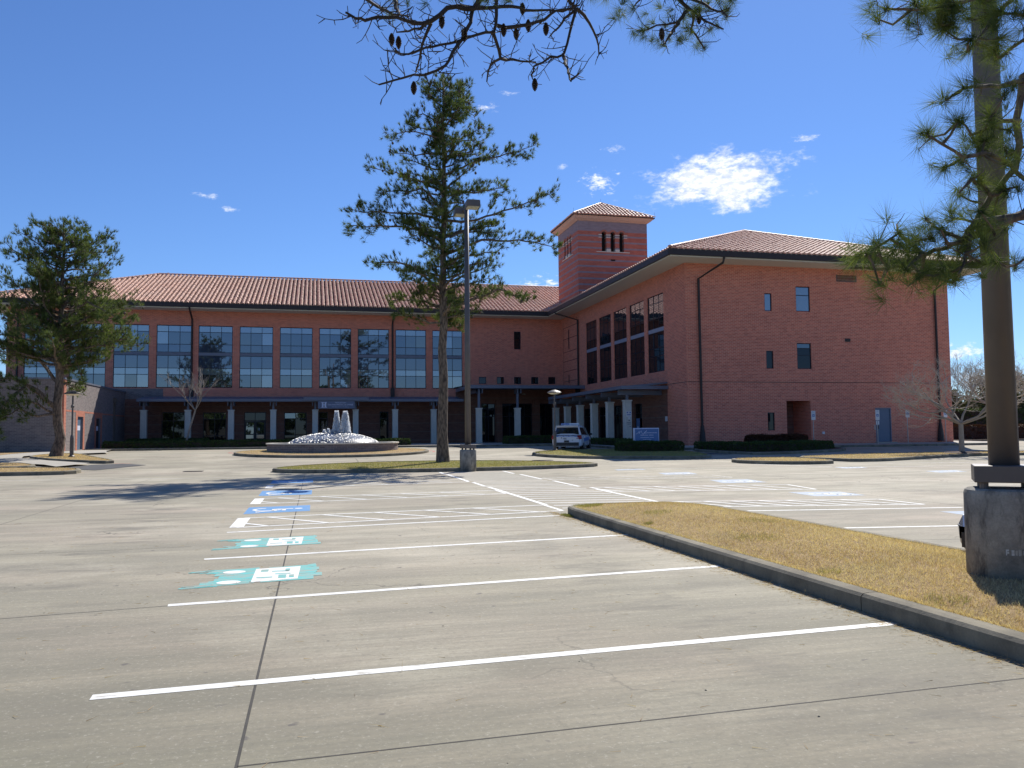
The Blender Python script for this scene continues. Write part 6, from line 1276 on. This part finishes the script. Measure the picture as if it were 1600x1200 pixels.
pine('pine_tree', 'broad bushy pine beside the walkway lamp at the left edge, covering the wing end', (-13.54, 49.0, .5), (-13.45, 49.0, 13.0), .27, LPINE, 22, 20, .24, .020, extra=110, crown0=.36, tw=1.5)

def detail_tufts(pts, per, length, width, seed, parent, name='needle_foliage', spread=1.0, droop=0.):
    rg = np.random.default_rng(seed); C_ = np.array(pts, float); ax_ = rg.normal(size=C_.shape)*.5; ax_[:, 2] += .15-droop; ax_[:, 0] -= .35
    ax_ /= np.linalg.norm(ax_, axis=1)[:, None]; b, d, L_, t_ = tuft_blades(C_, ax_, per, length, rg, spread); return blades(name, b, d, L_, width, 'pine_needles', parent, t_, seed=seed)
def limb_mesh(lines, r_first, seed, scale=1.):
    rp = random.Random(seed); m_ = MB(); ends = []
    for li, L in enumerate(lines):
        L = [Vector(p) for p in L]; Q = []
        for i in range(len(L)-1):
            q = max(2, int((L[i+1]-L[i]).length/.08))
            for j in range(q): Q.append(L[i].lerp(L[i+1], j/q)+Vector((rp.gauss(0, .006), rp.gauss(0, .006), rp.gauss(0, .006))))
        Q.append(L[-1]); ln = sum((Q[i+1]-Q[i]).length for i in range(len(Q)-1)); ra = (r_first if li == 0 else min(r_first*.6, .006+.010*ln))*scale; n = len(Q)
        m_.tube(Q, [(ra*(1-.78*i/(n-1))+.0035)*(1+.18*rp.random()) for i in range(n)], 7)
        for i in range(2, n):      # short spur twigs
            if rp.random() < .50:
                d = Vector((rp.gauss(0, 1), rp.gauss(0, .6), rp.gauss(.1, 1))).normalized(); e = Q[i]+d*rp.uniform(.03, .16); e2 = e+(d+Vector((rp.gauss(0, .5), 0, .5))).normalized()*rp.uniform(.02, .08); m_.tube([Q[i], e, e2], [.0045, .0035, .002], 4); ends.append(e2)
    return m_, ends
def cone_obj(p, parent, s=1.):
    m_ = MB(); p = Vector(p)
    for row in range(9):
        t = row/8; rr_ = .024*math.sin(math.pi*(.12+.8*t))**.8*s
        for k in range(8):
            a = 2*math.pi*(k+.5*(row % 2))/8; c_ = p+Vector((rr_*math.cos(a)*.6, rr_*math.sin(a)*.6, (.075-.15*t)*s)); o_ = c_+Vector((math.cos(a)*rr_*1.1, math.sin(a)*rr_*1.1, -.006)); sdv = Vector((-math.sin(a), math.cos(a), 0))*.011*s
            m_.add([c_-sdv, c_+sdv, o_+sdv*.8, o_-sdv*.8, c_+Vector((0, 0, .008)), o_+Vector((0, 0, .006))], [(0, 1, 2, 3), (0, 3, 5, 4), (1, 4, 5, 2)])
    m_.tube([p+Vector((0, 0, .055*s)), p-Vector((0, 0, .05*s))], [.012*s, .006], 5); return m_.build('pine_cone', 'pine_cone_brown', parent)
# pine behind the camera whose limb hangs over the lot
ov = thing('pine_tree', 'pine whose nearly bare limbs with dangling cones hang into the top of the view', 'tree', (3.2, -4.5, 0))
m_ = MB(); m_.tube([(3.2, -4.5, -.2), (3.1, -4.3, 5), (3.0, -4.0, 11), (2.9, -3.8, 15)], [.34, .27, .2, .08], 14); m_.build('trunk', 'pine_bark', ov, smooth=True)
m_, ends = limb_mesh(OVER, .022, 5)
rt = random.Random(91)
for L in OVER:      # secondary twigs that hook upward
    Lv = [Vector(p) for p in L]
    for i in range(len(Lv)-1):
        for _ in range(2):
            p = Lv[i].lerp(Lv[i+1], rt.random()); d = (Lv[i+1]-Lv[i]).normalized(); sd_ = Vector((rt.gauss(0, 1), rt.gauss(0, .8), rt.gauss(0, 1))); sd_ = (sd_-d*sd_.dot(d)).normalized(); ln = rt.uniform(.10, .32); q = [p]; dd = (d*.6+sd_).normalized()
            for k in range(4): dd = (dd+Vector((rt.gauss(0, .22), rt.gauss(0, .22), .22))).normalized(); q.append(q[-1]+dd*ln/4)
            m_.tube(q, [.005, .0042, .0036, .003, .0024], 5)
            for k in (1, 2, 3):
                if rt.random() < .7: e = q[k]+Vector((rt.gauss(0, 1), rt.gauss(0, 1), rt.gauss(.2, 1))).normalized()*rt.uniform(.03, .12); m_.tube([q[k], e], [.004, .0025], 4)
ct = Vector((3.05, -4.1, 7.9)); a0 = Vector(OVER[0][0])
m_.tube([ct, Vector((2.9, -.5, 8.0)), Vector((2.2, 3.4, 7.2)), a0+Vector((.1, -.6, .35)), a0], [.12, .10, .075, .05, .036], 9)
m_.tube([Vector((2.6, 1.2, 7.65)), Vector((2.9, 4.2, 6.9)), Vector(OVER[9][0])], [.07, .05, .022], 8); m_.tube([Vector((2.6, 1.2, 7.65)), Vector((3.6, 4.2, 6.9)), Vector(OVER[15][0])], [.06, .045, .022], 8); m_.tube([Vector((2.25, 3.0, 7.3)), Vector((1.3, 4.8, 6.4)), Vector(OVER[13][0])], [.05, .035, .015], 8)
m_.tube([Vector((2.25, 3.0, 7.3)), Vector((1.9, 5.2, 6.5)), Vector(OVER[4][0])], [.05, .04, .025], 8); m_.tube([Vector((1.3, 4.8, 6.4)), Vector(OVER[14][0])], [.03, .012], 7)
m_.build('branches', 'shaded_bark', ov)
detail_tufts(OTUFT, 90, .15, .0030, 8, ov)
rg = np.random.default_rng(78)
detail_tufts([tuple(Vector(p)+Vector((rg.normal()*.10, rg.normal()*.14, rg.normal()*.07))) for p in OTUFT for _ in range(2)], 60, .14, .0028, 14, ov)
detail_tufts([(Vector((2.3, 3.6, 7.1))+Vector((rnd.gauss(0, 1.0), rnd.gauss(0, 1.0), rnd.gauss(0, .25)))) for _ in range(70)], 40, .18, .0035, 9, ov)
for p in OCONE[::1]: cone_obj(Vector(p)-Vector((0, 0, .05)), ov, .68)
# pine at the right edge, branches in front of the near lamp pole
nr = thing('pine_tree', 'near pine reaching in from the right edge, long needles crossing the near lamp pole', 'tree', (8.9, 4.4, .1))
m_ = MB(); m_.tube([(8.9, 4.4, -.2), (8.8, 4.5, 4), (8.7, 4.6, 9), (8.6, 4.7, 13)], [.30, .25, .18, .06], 14); m_.build('trunk', 'pine_bark', nr, smooth=True)
m_, ends = limb_mesh(NEAR, .026, 6)
cand = [Vector(a).lerp(Vector(b), t) for L in NEAR for a, b in zip(L[:-1], L[1:]) for t in (0, .33, .66, 1)]; rt = random.Random(17); NT2 = []
for p in NTUFT:      # every tuft sits on a twig that leaves the nearest limb
    p = Vector(p); q = min(cand, key=lambda c_: (c_-p).length); L_ = (q-p).length
    if L_ > .75: continue
    NT2.append(tuple(p)); cand += [q.lerp(p, .6), p]
    if L_ > .05: mid = q.lerp(p, .5)+Vector((rt.gauss(0, .05), rt.gauss(0, .03), rt.gauss(-.04, .04)))*L_*2; m_.tube([q, mid, p], [.011, .008, .006], 6)
NTUFT = NT2
for i, p in ((0, (8.75, 4.55, 5.0)), (9, (8.72, 4.6, 5.9)), (15, (8.8, 4.5, 3.4)), (16, (8.8, 4.5, 4.4))): 
    if i < len(NEAR): m_.tube([Vector(p), Vector(p).lerp(Vector(NEAR[i][0]), .5)+Vector((0, 0, .12)), Vector(NEAR[i][0])], [.055, .04, .028], 8)
m_.build('branches', 'pine_bark', nr)
detail_tufts(NTUFT, 120, .185, .0027, 10, nr, spread=.95)
rg = np.random.default_rng(77)
detail_tufts([tuple(Vector(p)+Vector((rg.normal()*.05, rg.normal()*.08, rg.normal()*.05))) for p in NTUFT for _ in range(2)], 66, .17, .0025, 13, nr)
detail_tufts([tuple(e) for e in ends[::2]], 22, .15, .0026, 12, nr)
rg = np.random.default_rng(3); up_pts = [(8.9+rg.normal()*.45, 4.3+rg.normal()*.7, rg.uniform(7.0, 12)) for _ in range(160)]; detail_tufts(up_pts, 26, .18, .006, 11, nr)
for p in ((6.3, 5.1, 3.5), (5.75, 5.15, 3.62)): cone_obj(p, nr)

def bare_tree(name, label, base, h, seed, spread, trunk_h, r0, mat='twig_grey', lean=(0, 0), depth=6, group=None, n0=5, kmul=1.0):
    rp = random.Random(seed); r = thing(name, label, 'tree', base, group); B0 = Vector(base); m_ = MB(); tw_ = MB()
    F_ = B0+Vector((lean[0]*trunk_h, lean[1]*trunk_h, trunk_h)); m_.tube([B0-Vector((0, 0, .1)), B0.lerp(F_, .5)+Vector((rp.gauss(0, .03), 0, 0)), F_], [r0*1.2, r0, r0*.9], 9)
    def grow(p, d, L, rad, lev):
        q = []; c_ = p; dd = d.copy()
        for k in range(4):
            q.append(c_); dd = (dd+Vector((rp.gauss(0, .12), rp.gauss(0, .12), rp.gauss(.03, .10)))).normalized(); c_ = c_+dd*L/3
        (m_ if lev < 3 else tw_).tube(q, [rad*(1-.14*k) for k in range(4)], 6 if lev < 3 else 3, cap=False)
        if lev >= depth: return
        for k in range(3 if lev < depth-1 else 3):
            t = rp.uniform(.35, 1.0) if k else 1.0; i = min(int(t*3), 2); st = q[i].lerp(q[i+1], t*3-i) if i < 3 else q[3]
            nd = (dd*.9+Vector((rp.gauss(0, spread), rp.gauss(0, spread), rp.gauss(.12, spread*.6)))).normalized(); grow(st, nd, L*rp.uniform(.58, .84), rad*.62, lev+1)
    for k in range(n0):
        a = 2*math.pi*(k+rp.random()*.5)/n0; el = .35 if k else 2.2; grow(F_, Vector((math.cos(a)*spread*1.9, math.sin(a)*spread*1.9, el+rp.random()*.5)).normalized(), h*.30*kmul, r0*.55, 1)
    m_.build('trunk', 'pale_bark', r); tw_.build('crown_twigs', mat, r, kind='stuff'); return r
bare_tree('bare_tree', 'leafless spreading tree on a mulch ring at the right end of the brick wall', (33.6, 37.0, G(37)+.13), 5.4, 4, .62, 1.55, .13, depth=7, n0=6, kmul=1.02)
MB().lathe((33.6, 37.0, G(37)+.14), [(.95, 0), (.8, .05), (0, .09)], 16).build('mulch_ring', 'mulch', kind='structure')
bare_tree('bare_tree', 'slender pale crape myrtle leaning in front of the left colonnade', (-10.05, 69.9, .5), 5.6, 9, .30, 3.0, .075, mat='twig_grey', lean=(.26, 0), depth=5, n0=4, kmul=.85)
bare_tree('bare_tree', 'thin leafless tree beyond the hedge behind the near lamp pole', (61.5, 62.5, .5), 7.5, 15, .42, 2.4, .14, depth=6, n0=5)

def leafy_tree(name, label, base, h, w, seed, mat, n, leaf, trunk_h=2.0, group=None, clumps=26, cat='tree'):
    rg = np.random.default_rng(seed); r = thing(name, label, cat, base, group); B0 = np.array(base); m_ = MB(); C_ = []
    m_.tube([B0-np.array((0, 0, .2)), B0+np.array((.1, 0, trunk_h)), B0+np.array((0, .1, h*.75))], [.24, .18, .05], 8)
    for k in range(clumps):
        a = rg.random()*2*np.pi; z = trunk_h+(h-trunk_h)*rg.random(); rr_ = w/2*math.sqrt(max(0, 1-((z-trunk_h)/(h-trunk_h)*1.6-.6)**2))*rg.uniform(.3, 1); c_ = B0+np.array((rr_*math.cos(a), rr_*math.sin(a), z)); C_.append((c_, rg.uniform(.12, .2)*w)); m_.tube([B0+np.array((0, 0, max(trunk_h*.7, z*.6))), c_], [.06, .02], 4, cap=False)
    m_.build('trunk', 'pine_bark', r); P_ = []; t_ = []
    for c_, s_ in C_:
        k = n//clumps; v = rg.normal(size=(k, 3)); v /= np.linalg.norm(v, axis=1)[:, None]; P_.append(c_+v*s_*rg.uniform(.3, 1.05, (k, 1))*np.array((1, 1, .7))); t_.append(np.clip(rg.random()*.6+rg.random(k)*.4, 0, 1))
    P_ = np.vstack(P_); blades('crown', P_, rg.normal(size=P_.shape), leaf*rg.uniform(.7, 1.3, len(P_)), leaf*.7, mat, r, np.concatenate(t_), seed=seed); return r
for i, (x, y, h, w, lb) in enumerate([(57, 75, 6.2, 7, 'sparse olive tree behind the tall hedge, nearest the building corner'), (63.5, 73, 5.2, 7, 'rounded olive tree behind the hedge, mostly hidden by the near lamp pole'), (70, 71, 6.8, 8, 'olive tree at the right edge beyond the hedge')]):
    leafy_tree('background_tree', lb, (x, y, .4), h, w, 40+i, 'olive_leaves', 9000, .26, 1.6, 'trees beyond the right hedge')
# unseen trees: two added left against bright window reflections, then the mirrored row behind
for i, (x, y, h, w, lb) in enumerate([(-38, 44, 9, 9, 'unseen evergreen tree added beyond the left edge to darken right wing window reflections'), (-52, 66, 11, 11, 'taller unseen evergreen added past the grey wing to darken right wing window reflections')]):
    leafy_tree('background_tree', lb, (x, y, .4), h, w, 50+i, 'hedge_leaves', 8000, .4, 2.0, 'unseen trees added beyond the left edge')
t0 = leafy_tree('mirrored_tree', 'dark evergreen tree in the row seen mirrored in the left wing windows', (-34, -42, 0), 9.5, 10, 60, 'hedge_leaves', 9000, .5, 2.0, 'trees mirrored in the windows')
for i, (x, y, s_) in enumerate([(-22, -46, 1.1), (-9, -43, .8), (3, -48, 1.15), (14, -44, .9), (26, -47, 1.05), (39, -43, .85), (52, -46, 1.2), (-47, -45, 1.0), (66, -45, 1.)]):
    c_ = copy_tree(t0); c_.location = (x, y, 0); c_.scale = (s_, s_, s_); c_.rotation_euler = (0, 0, i*1.3)
